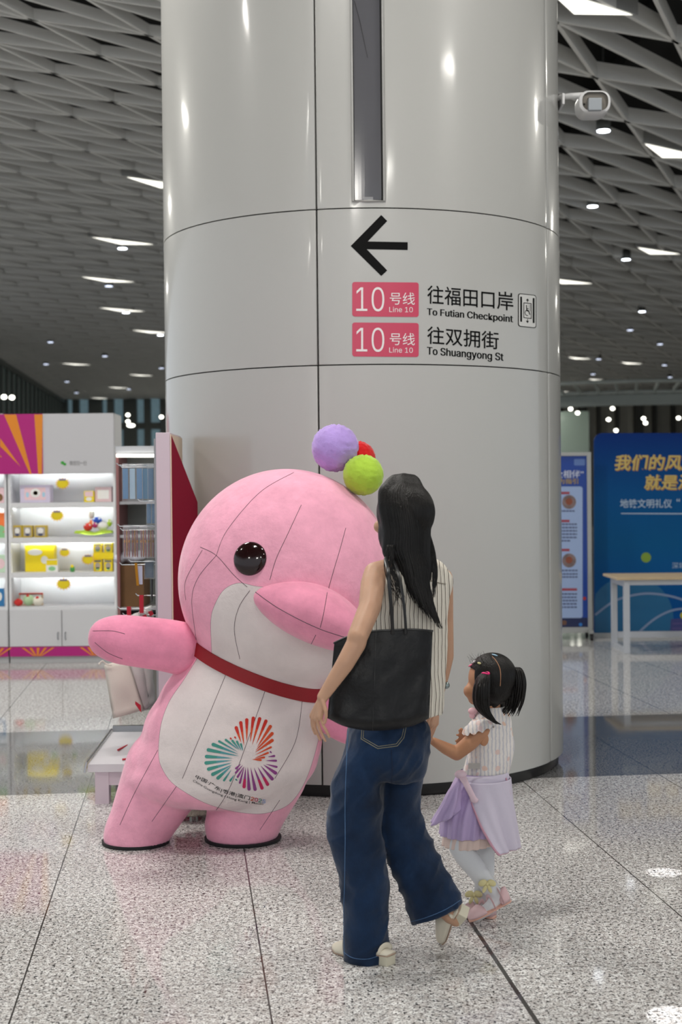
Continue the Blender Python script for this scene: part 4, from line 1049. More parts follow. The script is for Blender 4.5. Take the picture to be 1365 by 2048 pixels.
# table
tw = mat('table_white_metal', 'bfc3cb', .35); wood = mat('table_wood', 'c9b28e', .45, var=.12, vscale=6, stretch=(1, 9, 9))
FX = P(1254, 1250, 13.7).x; RX = P(1217.5, 1250, 14.32).x; TH = .735
fx0 = FX - .03
t = thing('table', 'long light wood table with a white steel frame before the blue backdrop', 'table', (FX + .7, 14.0, 0))
L_ = 1.5; y0, y1 = 13.70, 14.32
a = MB(); a.bx(FX - .10, FX + L_ + .1, y0 - .06, y1 + .06, TH - .025, TH); tch(t, a, 'table_top', wood, bevel=.004)
for x in (FX, FX + L_):
    for y in (y0, y1):
        a = MB(); a.bx(x - .028, x + .028, y - .028, y + .028, .0, TH - .026); tch(t, a, 'leg', tw, bevel=.003)
    a = MB(); a.bx(x - .02, x + .02, y0 + .03, y1 - .03, .0, .04); tch(t, a, 'foot_rail', tw)
    a = MB(); a.bx(x - .02, x + .02, y0 + .03, y1 - .03, TH - .09, TH - .03); tch(t, a, 'side_rail', tw)
a = MB(); a.bx(FX + .03, FX + L_ - .03, y0 - .02, y0 + .02, TH - .075, TH - .028); tch(t, a, 'apron', tw)
a = MB(); a.bx(FX + .03, FX + L_ - .03, y1 - .02, y1 + .02, TH - .075, TH - .028); tch(t, a, 'apron', tw)
a = MB(); a.bx(FX + .03, FX + L_ - .03, y1 - .025, y1 + .025, .09, .15); tch(t, a, 'stretcher', tw)

# ================================================================== BIG PLUSH DOLPHIN leaning before the column
YM = 6.45; KM = YM / F
def MP(px, py, dy=0.0): return P(px, py, YM + dy)
pl = thing('plush_dolphin', 'giant pink plush dolphin leaning beside the column, white belly with printed emblem', 'plush toy', MP(400, 1682))
def pch(o, par=None):
    o.parent = par or pl; o.matrix_parent_inverse = Matrix.Translation(-pl.location) if par is None else Matrix.Identity(4); return o
def rotY(a): return Matrix.Rotation(a, 3, 'Y')
TILT = math.radians(22)
a = MB()
a.ell(MP(574, 1160), (218 * KM, 200 * KM, 223 * KM), seg=40, rings=28)
for px, py, r in ((517, 1335, 142), (497, 1385, 155), (480, 1430, 170), (465, 1475, 182), (452, 1515, 187), (430, 1548, 182)):
    a.ell(MP(px, py, .0), (r * KM, r * .84 * KM, min(r * .8, 1613 - py) * KM), seg=32, rings=20)
a.ell(MP(512, 1340), (146 * KM, 128 * KM, 60 * KM), rotY(TILT), 32, 20)
a.cap(MP(335, 1540), MP(281, 1650, -.02), 88 * KM, 66 * KM, 28)
a.cap(MP(281, 1650, -.02), MP(272, 1672, -.02), 66 * KM, 66 * KM, 28)
a.cap(MP(520, 1545), MP(494, 1622, .03), 96 * KM, 78 * KM, 28)
a.cap(MP(494, 1622, .03), MP(484, 1650, .02), 78 * KM, 76 * KM, 28)
me = fuse(a, 0.012, 26, .5)
co = np.empty(len(me.vertices) * 3); me.vertices.foreach_get('co', co); co = co.reshape(-1, 3)
co[:, 2] = np.maximum(co[:, 2], 0.014)
me.vertices.foreach_set('co', co.ravel()); me.update()
# signed distance to the outline of the white cloth, stored per vertex
def project(co):
    d = co - np.array(CAM); f = np.array(_f); r = np.array(_rt); u = np.array(_up)
    z = d @ f; return np.stack([682.5 + F * (d @ r) / z, 1024 - F * (d @ u) / z], 1)
def poly_sd(pts, poly):
    poly = np.array(poly, float); n = len(poly); best = np.full(len(pts), 1e9); ins = np.zeros(len(pts), bool)
    for i in range(n):
        a_, b_ = poly[i], poly[(i + 1) % n]; ab = b_ - a_; t = np.clip(((pts - a_) @ ab) / (ab @ ab), 0, 1)
        best = np.minimum(best, np.linalg.norm(pts - (a_ + t[:, None] * ab), axis=1))
        c = ((a_[1] > pts[:, 1]) != (b_[1] > pts[:, 1])) & (pts[:, 0] < (b_[0] - a_[0]) * (pts[:, 1] - a_[1]) / (b_[1] - a_[1] + 1e-12) + a_[0]); ins ^= c
    return np.where(ins, best, -best)
def closed(pts, n=120):
    p = [(x, y, 0) for x, y in pts]; p = p + [p[0]]; return [(v.x, v.y) for v in spline(p, n)[:-1]]
belly = closed([(402, 1305), (369, 1358), (340, 1401), (324, 1442), (318, 1483), (318, 1516), (324, 1536), (340, 1561), (365, 1581), (406, 1604), (447, 1618), (488, 1626), (529, 1627), (570, 1614), (595, 1590), (615, 1553), (630, 1508), (640, 1467), (650, 1420), (640, 1380), (560, 1350), (470, 1320)])
chin = closed([(424, 1310), (422, 1240), (432, 1205), (450, 1178), (478, 1166), (510, 1172), (560, 1180), (640, 1210), (720, 1270), (726, 1330), (690, 1400), (640, 1410), (560, 1390), (470, 1350)])
pp = project(co)
sd = np.maximum(poly_sd(pp, belly), poly_sd(pp, chin))
sd = np.where(co[:, 1] < YM - .02, sd, -20.0)
at_ = me.attributes.new('white_cloth', 'FLOAT', 'POINT'); at_.data.foreach_set('value', np.ascontiguousarray(sd, dtype=np.float32)); print('white', (sd > 0).sum(), len(sd), pp.min(0), pp.max(0))
def plush_mat(name, col, white_=None):
    m = bpy.data.materials.new(name); m.use_nodes = True; q = N(m); col = S(col)
    tc = q.n('TexCoord'); n1 = q.n('TexNoise', Scale=9.0, Detail=5.0, Roughness=.65); q.l(tc.outputs['Object'], n1.inputs['Vector'])
    r = q.n('ValToRGB'); r.color_ramp.elements[0].position = .3; r.color_ramp.elements[1].position = .7
    r.color_ramp.elements[0].color = (*[c * .87 for c in col], 1); r.color_ramp.elements[1].color = (*[min(1, c * 1.07) for c in col], 1)
    q.l(n1.outputs['Fac'], r.inputs[0]); c = r.outputs[0]
    if white_:
        wcol = S(white_); at = q.n('Attribute'); at.attribute_name = 'white_cloth'
        n2 = q.n('TexNoise', Scale=5.0, Detail=6.0); q.l(tc.outputs['Object'], n2.inputs['Vector'])
        r2 = q.n('ValToRGB'); r2.color_ramp.elements[0].position = .3; r2.color_ramp.elements[1].position = .65
        r2.color_ramp.elements[0].color = (*[k * .86 for k in wcol], 1); r2.color_ramp.elements[1].color = (*wcol, 1); q.l(n2.outputs['Fac'], r2.inputs[0])
        c = q.mix(q.math('GREATER_THAN', at.outputs['Fac'], 0.0), c, r2.outputs[0])
        edge = q.math('LESS_THAN', q.math('ABSOLUTE', at.outputs['Fac']), 0.42); c = q.mix(q.math('MULTIPLY', edge, .6), c, S('6a4a52'))
    q.l(c, q.b.inputs['Base Color']); q.b.inputs['Roughness'].default_value = .85; q.b.inputs['Specular IOR Level'].default_value = .2
    q.b.inputs['Sheen Weight'].default_value = .35; q.b.inputs['Sheen Roughness'].default_value = .4
    n3 = q.n('TexNoise', Scale=16.0, Detail=4.0, Roughness=.6); q.l(tc.outputs['Object'], n3.inputs['Vector'])
    n4 = q.n('TexNoise', Scale=300.0, Detail=2.0); q.l(tc.outputs['Object'], n4.inputs['Vector'])
    s_ = q.math('ADD', q.math('MULTIPLY', n3.outputs['Fac'], 1.0), q.math('MULTIPLY', n4.outputs['Fac'], .10))
    bp = q.n('Bump'); bp.inputs['Strength'].default_value = .6; bp.inputs['Distance'].default_value = .010
    q.l(s_, bp.inputs['Height']); q.l(bp.outputs[0], q.b.inputs['Normal']); return m
pk = plush_mat('plush_pink', 'f2abc3', 'e6dbda'); pk2 = plush_mat('plush_rose', 'f096b5'); pk3 = plush_mat('plush_beak', 'ee9ab6')
body = pch(link('body', me, pk, None, 'all'))
def bvh_of(me): return BVHTree.FromPolygons([v.co.copy() for v in me.vertices], [tuple(p.vertices) for p in me.polygons])
BV = bvh_of(me)
def drop(px, py, lift=.0015, bv=None):
    d = ray(px, py).normalized(); hit = (bv or BV).ray_cast(CAM, d)
    if hit[0] is None: return None
    n = hit[1]; n = n if n.dot(d) < 0 else -n
    return hit[0] + n * lift
# beak
h = drop(618, 1236, 0)
bc = Vector((P(622, 1237, h.y).x, h.y + .02, P(622, 1237, h.y).z)); KB = h.y / F
Mb = rotY(math.radians(24)) @ Matrix.Rotation(math.radians(-4), 3, 'Z')
a = MB(); a.ell((0, 0, 0), (128 * KB, .20, 56 * KB), None, 48, 32)
V = []
for v in a.v:
    v = Vector(v); u = v.x / (128 * KB)
    v.z += .030 * (1 - u * u) * (1 if v.z > 0 else .6)              # fuller middle
    if u < 0: v.z *= 1 - .22 * u * u; v.y *= 1 - .15 * u * u
    wr = .0035 * math.sin(u * 34 + 2 * math.sin(u * 7)) * max(0, 1 - abs(abs(v.z) / (56 * KB) - .25) * 2)
    V.append(bc + Mb @ (v + Vector((0, -wr, 0))))
a.v = V; bme = a.mesh('beak'); beak = pch(link('beak', bme, pk3, None, 'all')); BB = bvh_of(bme)
# flippers
a = MB(); n = 26; c = spline([MP(398, 1306, -.05), MP(340, 1292, -.09), MP(275, 1283, -.11), MP(225, 1277, -.10), MP(180, 1273, -.08)], n)
rad = [0] * n
for i in range(n):
    t = i / (n - 1); rad[i] = (54 - 8 * t) * KM * math.sqrt(max(0.0004, 1 - max(0, (t - .62) / .38) ** 2.2)) * min(1, .55 + t * 3)
ring = a.tube(c, rad, 28, upv=(0, 0, 1))
fm = a.mesh('f'); fl_o = pch(link('flipper', fm, pk2, None, 'all')); FB = bvh_of(fm)
a = MB(); a.tube(spline([MP(640, 1400, -.02), MP(690, 1437, -.06), MP(745, 1462, -.08)], 14), [(50 - i * .6) * KM * math.sqrt(max(.001, 1 - max(0, (i - 8) / 5.2) ** 2)) for i in range(14)], 20); pch(a.build('flipper', pk2, None, 'all'))
# eye
h = drop(500, 1117, 0); nrm = BV.ray_cast(CAM, ray(500, 1117).normalized())[1]
R3 = nrm.to_track_quat('Z', 'Y').to_matrix(); a = MB(); a.ell(h + nrm * -.004, (34.5 * h.y / F, 34.5 * h.y / F, .03), R3, 36, 18)
pch(a.build('eye', mat('eye_brown_black', '1d0708', .10, coat=.1), None, 'all'))
# red collar ribbon
c0 = MP(513, 1330); e1 = Vector((math.cos(TILT), 0, -math.sin(TILT))); e2 = Vector((0, -1, -.10)).normalized(); ax = Vector((math.sin(TILT), 0, math.cos(TILT)))
rings = []
for off, lift in ((-13, .001), (-12, .008), (0, .010), (12, .008), (13, .001)):
    ring = []
    for i in range(96):
        t = 2 * PI * i / 96; d = e1 * math.cos(t) + e2 * math.sin(t); o_ = c0 + ax * off * KM
        hit = BV.ray_cast(o_, d); p = hit[0] if hit[0] else o_ + d * .33
        ring.append(p + d * lift)
    rings.append(ring)
rm = np.array([[list(p) for p in r] for r in rings])
for k in range(3): rm = (np.roll(rm, 1, 1) + rm * 2 + np.roll(rm, -1, 1)) / 4
a = MB(); a.ring([[Vector(p) for p in r] for r in rm], False, False); rib = a.build('collar_ribbon', mat('ribbon_red', '920716', .55), None, True, fixn=True); pch(rib)
# soles and hidden stand
for px, py, rx, ry, dy in ((272, 1672, 70, 66, -.02), (486, 1660, 80, 76, .02)):
    c_ = MP(px, py, dy); a = MB(); a.ring([[Vector((c_.x + rx * KM * s_ * math.cos(i * PI / 20), c_.y + ry * KM * s_ * math.sin(i * PI / 20), z)) for i in range(40)] for z, s_ in ((0.0, .95), (.008, .97), (.016, .97))]); pch(a.build('sole', mat('sole_black', '17161a', .6), None, True))
c_ = P(388, 1640, 6.9); a = MB(); a.lathe([(.095, 0), (.098, .004), (.098, .04), (.08, .046)], (c_.x, 6.90, .03), 32); a.lathe([(.022, 0), (.022, .04)], (c_.x, 6.90, 0.0), 12); pch(a.build('stand_foot', mat('stand_chrome', 'a9a49a', .2, metal=1), None, True))
# pompoms on top of the head
for px, py, r, dy, mname, mc in ((671, 896, 47, 0, 'pompom_lilac', 'b79be0'), (716, 918, 36, .06, 'pompom_red', 'd01a1c'), (727, 950, 40, -.07, 'pompom_green', 'b2d64a')):
    a = MB(); a.ell((0, 0, 0), (1, 1, 1), None, 56, 40); c_ = MP(px, py, dy)
    a.v = [tuple(c_ + Vector(v) * r * KM * (1 + .05 * noise.noise(Vector(v) * 9) + .03 * noise.noise(Vector(v) * 23))) for v in a.v]
    pch(a.build('pompom', plush_mat(mname, mc), None, 'all'))
# seams: dark stitching lying on the cloth
st = mat('stitch_dark', '5a4650', .8)
def seam(pts, bv=None, r=.0011, lift=.0004):
    c = spline([(x, y, 0) for x, y in pts], 40); q = [drop(p.x, p.y, lift, bv) for p in c]; run = []; a = MB(); ok = False
    for p in q + [None]:
        if p is not None and (not run or (p - run[-1]).length < .06): run.append(p)
        else:
            if len(run) > 2: a.tube(run, r, 5); ok = True
            run = [p] if p is not None else []
    if ok: pch(a.build('seam', st, None), {None: body, 'b': beak, 'f': fl_o}[None if bv is None else ('b' if bv is BB else 'f')]).matrix_parent_inverse = Matrix.Identity(4)
for s_ in ([(603, 1010), (575, 1070), (553, 1117), (540, 1160)], [(692, 1056), (680, 1100), (668, 1140), (654, 1190)], [(433, 1111), (397, 1155), (384, 1201), (393, 1280)],
           [(401, 1094), (433, 1111), (468, 1150), (495, 1174)], [(455, 1342), (410, 1450), (365, 1557)], [(534, 1372), (466, 1561), (431, 1623)], [(605, 1401), (591, 1483), (550, 1557)],
           [(316, 1500), (270, 1585), (240, 1650)], [(353, 1573), (304, 1643)], [(588, 945), (520, 985), (455, 1060), (433, 1111)], [(655, 942), (700, 972), (740, 1010)],
           [(500, 1181), (478, 1215), (469, 1260), (480, 1318)], [(405, 1100), (372, 1160), (372, 1200)], [(560, 1600), (520, 1660)]): seam(s_)
seam([(503, 1178), (560, 1218), (640, 1258), (720, 1283)], BB, .0014); seam([(655, 1185), (648, 1225), (641, 1255)], BB); seam([(632, 1270), (622, 1290)], BB)
seam([(186, 1262), (225, 1262), (250, 1268)], FB); seam([(190, 1285), (215, 1305), (245, 1318)], FB)
# printed emblem and wording
def e8(x, y): return (370 + x / 5.935, 1400 + y / 5.935)
RED = [(608, 322, 668, 505), (663, 262, 703, 540), (735, 228, 735, 490), (813, 208, 775, 500), (890, 215, 800, 530), (965, 243, 850, 520), (1018, 308, 858, 560), (1040, 393, 840, 600), (1042, 475, 835, 620), (1025, 558, 835, 650), (990, 625, 830, 690), (945, 680, 830, 698), (905, 713, 800, 704)]
TEAL = [(250, 670, 565, 690), (272, 590, 640, 665), (330, 525, 630, 640), (403, 488, 620, 610), (483, 470, 640, 590), (562, 480, 650, 590), (617, 490, 670, 600), (665, 520, 690, 605), (245, 748, 560, 715), (275, 822, 555, 745), (325, 885, 560, 770), (388, 930, 545, 790), (462, 957, 550, 830), (537, 960, 585, 890)]
PUR = [(605, 815, 665, 758), (603, 865, 690, 770), (625, 915, 700, 790), (652, 985, 705, 790), (702, 1035, 722, 800), (762, 1062, 745, 795), (835, 1065, 780, 800), (918, 1050, 820, 800), (985, 1005, 865, 795), (1040, 940, 900, 780), (1082, 870, 930, 765), (1092, 795, 960, 760), (1085, 720, 960, 718), (1065, 663, 985, 675)]
em = [mat('emblem_red', 'c4210f', .6), mat('emblem_orange', 'd1481a', .6), mat('emblem_teal', '3c8f83', .6), mat('emblem_blueteal', '4c949c', .6), mat('emblem_purple', '8a3c84', .6), mat('emblem_magenta', 'c2185a', .6)]
a = MB()
def petal(x0, y0, x1, y1, w0, mo, mi):
    d = Vector((x1 - x0, y1 - y0)); L = d.length; d /= L; nn = Vector((-d.y, d.x)); stn = []
    for i in range(5): t = PI / 2 * i / 4; stn.append((w0 * (1 - math.cos(t)) - w0 * .6, w0 * math.sin(t)))
    for i in range(1, 6): t = i / 5; stn.append((w0 * .4 + (L - w0 * .4) * t, w0 * (1 - t) ** .8 + .6))
    rows = []
    for s_, w_ in stn:
        rows.append([drop(*e8(x0 + d.x * s_ + nn.x * k * w_, y0 + d.y * s_ + nn.y * k * w_), .0015) for k in (-1, 0, 1)])
    if any(p is None for r in rows for p in r): return
    for i in range(len(rows) - 1):
        a.cur = mo if i < 6 else mi
        a.add(rows[i] + rows[i + 1], [(0, 1, 4, 3), (1, 2, 5, 4)])
for k, (x0, y0, x1, y1) in enumerate(RED): petal(x0, y0, x1, y1, 20 if k < 9 else 12, 0 if k < 6 else 1, 1)
for k, (x0, y0, x1, y1) in enumerate(TEAL): petal(x0, y0, x1, y1, 21 if k in (0, 1, 2, 8, 9, 10, 11) else 13, 2, 3)
for k, (x0, y0, x1, y1) in enumerate(PUR): petal(x0, y0, x1, y1, 20 if 3 < k < 11 else 13, 5 if k in (4, 7, 8) else 4, 4)
for x, y, c_ in ((545, 457, 0), (597, 445, 0), (610, 945, 2), (1018, 617, 4)): petal(x - 5, y - 5, x + 14, y + 14, 10, c_, c_)
emo = pch(a.build('emblem', em, None, fixn=False)); emo['kind'] = 'stuff'
def bend_text(txt, path, hgt, m, name, u0=0.0, u1=1.0, bold=0.0):
    c = spline([(x, y, 0) for x, y in path], 200); L = [0]
    for i in range(199): L.append(L[-1] + (c[i + 1] - c[i]).length)
    V, Fq = text_fit(txt, u0 * L[-1], u1 * L[-1], -hgt / 2, hgt / 2, bold); out = []
    for x, y in V:
        i = min(max(int(np.searchsorted(L, x)), 1), 198); d = (c[i + 1] - c[i - 1]).normalized(); p = c[i] + d * (x - L[i])
        out.append(drop(p.x + d.y * y, p.y - d.x * y, .0017) or MP(p.x, p.y, -.4))
    a = MB(); a.add(out, Fq); pch(a.build(name, m, None, fixn=False))
tk = mat('print_black', '1c1a1c', .6)
l1 = [(391.5, 1552.5), (397, 1556), (409, 1561), (424, 1569.5), (435, 1577), (452.5, 1584), (481, 1592), (500, 1596.5)]
bend_text('中国·广东|香港|澳门', l1, 9.2, tk, 'wording', bold=.008)
bend_text('China·Guangdong / Hong Kong | Macao', [(386.5, 1561.5), (400, 1568.5), (427, 1583.5), (464, 1597), (497, 1604), (527, 1608)], 5.4, tk, 'wording', bold=.003)
for i, (ch_, mc) in enumerate((('2', em[1]), ('0', em[5]), ('2', em[2]), ('5', mat('emblem_sky', '8fa8d8', .6)))):
    bend_text(ch_, [(502 + i * 7.6, 1596.6 + i * 1.6), (508.6 + i * 7.6, 1598.2 + i * 1.6)], 7.6, mc, 'wording_year', bold=.01)

# ================================================================== PEOPLE
def person_mats(skin):
    m = mat('skin_' + skin, skin, .5, spec=.35, var=.05, vscale=14, bump=.03, bscale=180); m.node_tree.nodes['Principled BSDF'].inputs['Subsurface Weight'].default_value = .12
    m.node_tree.nodes['Principled BSDF'].inputs['Subsurface Radius'].default_value = (.012, .005, .003); return m
def hair_mat():
    m = bpy.data.materials.new('hair_black'); m.use_nodes = True; q = N(m)
    tc = q.n('TexCoord'); mp = q.n('Mapping'); mp.inputs['Scale'].default_value = (260, 260, 9); q.l(tc.outputs['Object'], mp.inputs['Vector'])
    n1 = q.n('TexNoise', Scale=1.0, Detail=2.0); q.l(mp.outputs[0], n1.inputs['Vector'])
    c = q.mix(n1.outputs['Fac'], S('040303'), S('110d0b')); q.l(c, q.b.inputs['Base Color'])
    q.b.inputs['Roughness'].default_value = .46; q.b.inputs['Specular IOR Level'].default_value = .28
    bp = q.n('Bump'); bp.inputs['Strength'].default_value = .5; bp.inputs['Distance'].default_value = .004; q.l(n1.outputs['Fac'], bp.inputs['Height']); q.l(bp.outputs[0], q.b.inputs['Normal']); return m
hairm = hair_mat()
def chain(a, pts, seg=16):                       # tapered limb through (point, radius) joints
    for (p, r), (p2, r2) in zip(pts, pts[1:]): a.cap(p, p2, r, r2, seg)
def displace(me, fn):
    me.update(); no = [v.normal.copy() for v in me.vertices]
    for v, n_ in zip(me.vertices, no): v.co += n_ * fn(v.co)
    me.update()
def oval(c, hw, hd, th, n=48, pw=2.0, dz=0.0):      # horizontal oval turned by th about z
    ex = Vector((math.cos(th), math.sin(th), 0)); ey = Vector((-math.sin(th), math.cos(th), 0)); out = []
    for i in range(n):
        t = 2 * PI * i / n; ct, st_ = math.cos(t), math.sin(t)
        out.append(c + ex * hw * (abs(ct) ** (2 / pw)) * (1 if ct > 0 else -1) + ey * hd * (abs(st_) ** (2 / pw)) * (1 if st_ > 0 else -1))
    return out
def loft(stations, th, rows, n=56, pw=2.2):
    cs = spline([s_[0] for s_ in stations], rows); hw = splv([s_[1] for s_ in stations], rows); hd = splv([s_[2] for s_ in stations], rows)
    return [oval(cs[i], hw[i], hd[i], th, n, pw) for i in range(rows)]
def adopt(root):
    def f(o, par=None):
        o.parent = par or root
        if par is None: o.matrix_parent_inverse = Matrix.Translation(-root.location)
        return o
    return f

# ---------------------------------------------------------------- the woman
YW = 4.80; KW = YW / F
wo = thing('person', 'woman with long black hair in striped sleeveless shirt and wide jeans, walking away', 'person', G(735, 1915))
wch = adopt(wo)
W = lambda x, y, d=0.0: P(x, y, YW + d)
skin = person_mats('bf967c')
a = MB()
HT = math.radians(49)                            # where the face points, turned left from straight away
HF = Vector((-math.sin(HT), math.cos(HT), 0)); HL = Vector((-math.cos(HT), -math.sin(HT), 0))
hc = W(806, 1034, .02)
Mh = Matrix((HF, HL, Vector((0, 0, 1)))).transposed()
def hd_(f, l, u): return hc + HF * f + HL * l + Vector((0, 0, u))
a.ell(hd_(-.012, 0, .012), (.094, .074, .098), Mh, 32, 24)
a.ell(hd_(.030, 0, -.045), (.062, .060, .072), Mh, 28, 20)
a.ell(hd_(.055, 0, -.088), (.034, .038, .030), Mh, 20, 14)
a.cap(hd_(.086, 0, .0), hd_(.104, 0, -.036), .010, .014, 12)                 # nose
for l in (-1, 1):
    a.ell(hd_(.074, .034 * l, -.032), (.018, .024, .022), Mh, 16, 10)          # cheek
    a.ell(hd_(-.002, .070 * l, -.022), (.018, .007, .030), Mh, 14, 10)         # ear
a.cap(hd_(.080, 0, .020), hd_(.078, 0, .022), .020, .020, 12)
a.ell(hd_(.084, 0, -.064), (.012, .022, .009), Mh, 14, 10)                    # lips
chain(a, [(hd_(-.01, 0, -.06), .054), (W(822, 1120, .01), .050), (W(824, 1150, .02), .060)])
TH = math.radians(38)
TL = Vector((-math.cos(TH), -math.sin(TH), 0)); TFw = Vector((-math.sin(TH), math.cos(TH), 0))
tc_ = W(822, 1160, .02)
shL = W(752, 1148, -.06); shR = W(884, 1158, .16)
chain(a, [(W(800, 1138, -.02), .046), (shL, .041)]); chain(a, [(W(845, 1140, .06), .046), (shR, .040)])
for px, py, w_, d_ in ((818, 1190, .120, .082), (816, 1260, .108, .078), (808, 1340, .108, .080), (790, 1420, .115, .088), (776, 1466, .115, .085)):
    a.ell(W(px, py, .03), (w_, d_, .09), Matrix.Rotation(TH, 3, 'Z'), 24, 16)
chain(a, [(W(740, 1500, .0), .055), (W(718, 1640, 0), .045), (W(732, 1800, .02), .046), (W(738, 1890, .03), .033)])
chain(a, [(W(812, 1500, .085), .050), (W(800, 1640, .09), .040), (W(850, 1760, .05), .046), (W(902, 1830, .05), .030), (W(912, 1838, .06), .026)])
# left arm, in front of the bag
eL = W(713, 1287, -.27); wL = W(646, 1394, -.30)
chain(a, [(shL, .041), (W(746, 1170, -.10), .041), (W(740, 1215, -.18), .037), (eL + Vector((.004, 0, .02)), .033), (eL, .032), (W(690, 1328, -.29), .029), (wL, .0185)], 20)
# right arm, reaching down to the child
eR = W(892, 1312, .24); wR = W(874, 1402, .26)
chain(a, [(shR, .040), (W(888, 1230, .20), .034), (eR, .029), (W(884, 1350, .25), .027), (wR, .019)], 18)
def hand(a, wrist, knuckles, palm_r, fingers, thumb, fr=.0076):
    c = (knuckles[0] + knuckles[-1]) / 2
    for k in knuckles: a.cap(wrist.lerp(k, .15), k, palm_r * .9, palm_r * .72, 12)
    for k, f in zip(knuckles, fingers):
        p = [k] + f
        for i in range(len(p) - 1): a.cap(p[i], p[i + 1], fr * (1 - .08 * i), fr * (1 - .08 * (i + 1)), 10)
    for i in range(len(thumb) - 1): a.cap(thumb[i], thumb[i + 1], fr * (1.25 - .15 * i), fr * (1.1 - .15 * i), 10)
hx = lambda x, y, d: P(x, y, YW - .30 + d)
kn = [hx(641, 1434, -.012), hx(635, 1438, .002), hx(629, 1437, .016), hx(624.5, 1432, .028)]
fg = [[hx(647, 1451, -.018), hx(654, 1463, -.017), hx(659, 1474, -.012)],
      [hx(639, 1457, 0), hx(645.5, 1471, 0), hx(651, 1482, .002)],
      [hx(631, 1456, .018), hx(636, 1469, .018), hx(641, 1480, .017)],
      [hx(624.5, 1448, .032), hx(627, 1459, .033), hx(631, 1468, .032)]]
hand(a, wL, kn, .0140, fg, [hx(646, 1402, -.014), hx(652, 1421, -.028), hx(652.5, 1434, -.030), hx(650, 1446, -.028)], .0064)
# right hand wrapped round the small hand
hy = lambda x, y, d: P(x, y, YW + .26 + d)
knr = [hy(862, 1448, -.03), hy(866, 1450, -.012), hy(870, 1450, .006), hy(873, 1447, .022)]
fgr = [[hy(853, 1462, -.03), hy(847, 1472, -.012), hy(850, 1480, .006)], [hy(857, 1466, -.016), hy(852, 1478, 0), hy(855, 1485, .014)],
       [hy(862, 1467, .004), hy(857, 1479, .016), hy(860, 1484, .026)], [hy(867, 1463, .022), hy(863, 1473, .030), hy(864, 1479, .036)]]
hand(a, wR, knr, .0140, fgr, [hy(868, 1412, -.03), hy(861, 1432, -.045), hy(855, 1446, -.045), hy(851, 1456, -.036)], .0074)
me = fuse(a, .0032, 5, .45)
wch(link('body', me, skin, None, 'all'))

# striped shirt
def stripe_mat(name, base, line, freq, wid, th, soft=.35):
    m = bpy.data.materials.new(name); m.use_nodes = True; q = N(m)
    tc = q.n('TexCoord'); mp = q.n('Mapping'); mp.inputs['Rotation'].default_value = (0, 0, -th); q.l(tc.outputs['Object'], mp.inputs['Vector'])
    sp = q.n('SeparateXYZ'); q.l(mp.outputs[0], sp.inputs[0])
    n0 = q.n('TexNoise', Scale=7.0, Detail=2.0); q.l(tc.outputs['Object'], n0.inputs['Vector'])
    x = q.math('ADD', sp.outputs['X'], q.math('MULTIPLY', n0.outputs['Fac'], .022))
    fr = q.math('FRACT', q.math('MULTIPLY', x, freq)); f1 = q.math('LESS_THAN', fr, wid)
    fr2 = q.math('FRACT', q.math('ADD', q.math('MULTIPLY', x, freq), .34)); f2 = q.math('MULTIPLY', q.math('LESS_THAN', fr2, wid * .5), .5)
    f = q.math('MAXIMUM', f1, f2)
    q.l(q.mix(f, S(base), S(line)), q.b.inputs['Base Color']); q.b.inputs['Roughness'].default_value = .75; q.b.inputs['Specular IOR Level'].default_value = .25
    n3 = q.n('TexNoise', Scale=22.0, Detail=3.0); mp2 = q.n('Mapping'); mp2.inputs['Scale'].default_value = (1, 1, .35); q.l(tc.outputs['Object'], mp2.inputs['Vector']); q.l(mp2.outputs[0], n3.inputs['Vector'])
    bp = q.n('Bump'); bp.inputs['Strength'].default_value = .5; bp.inputs['Distance'].default_value = .01; q.l(n3.outputs['Fac'], bp.inputs['Height']); q.l(bp.outputs[0], q.b.inputs['Normal']); return m
shirt_m = stripe_mat('shirt_stripes', 'dcd6ca', '574d43', 72, .18, 0.0)
st_ = [(W(816, 1122, .03), .062, .058), (W(817, 1131, .03), .105, .070), (W(818, 1143, .03), .150, .088), (W(819, 1165, .03), .166, .104), (W(820, 1200, .03), .148, .110),
       (W(820, 1260, .03), .138, .112), (W(815, 1330, .03), .137, .113), (W(804, 1385, .03), .148, .122), (W(795, 1422, .03), .158, .128), (W(794, 1430, .03), .157, .126)]
rings = loft(st_, TH, 70, 72, 2.3)
inner = [[p.lerp(sum(r, Vector()) / len(r), .05) for p in r] for r in rings[-1:-8:-1]]
a = MB(); a.ring(rings + inner, False, False); me = a.mesh('shirt')
def cloth(p): return .010 * fbm((p.x * 9 + p.z * 3, p.y * 9, p.z * 4.2), 1, 3) + .004 * fbm((p.x * 30, p.y * 30, p.z * 9), 1, 2)
displace(me, cloth); shirt = wch(link('shirt', me, shirt_m, None, 'all', fixn=True)); SB = bvh_of(me)
a = MB()                                             # cap of the far sleeve hole
cc = spline([W(862, 1124, .10), W(882, 1132, .12), W(895, 1150, .13), W(898, 1180, .13)], 12)
for s_ in (0, 1): pass
a.tube(cc, [(.034, .010)] * 10 + [(.026, .008), (.012, .004)], 16, upv=(0, -.5, .8)); wch(a.build('sleeve_cap', shirt_m, None, 'all'))
a = MB(); yk = [SB.ray_cast(CAM, ray(x, y).normalized())[0] for x, y in ((842, 1152), (855, 1159), (868, 1163), (880, 1166), (892, 1168))]; yk = [p + Vector((0, -.002, 0)) for p in yk if p]
if len(yk) > 2: a.tube(spline(yk, 14), .0016, 6); wch(a.build('yoke_seam', mat('seam_taupe', '8a8274', .8), None), shirt)

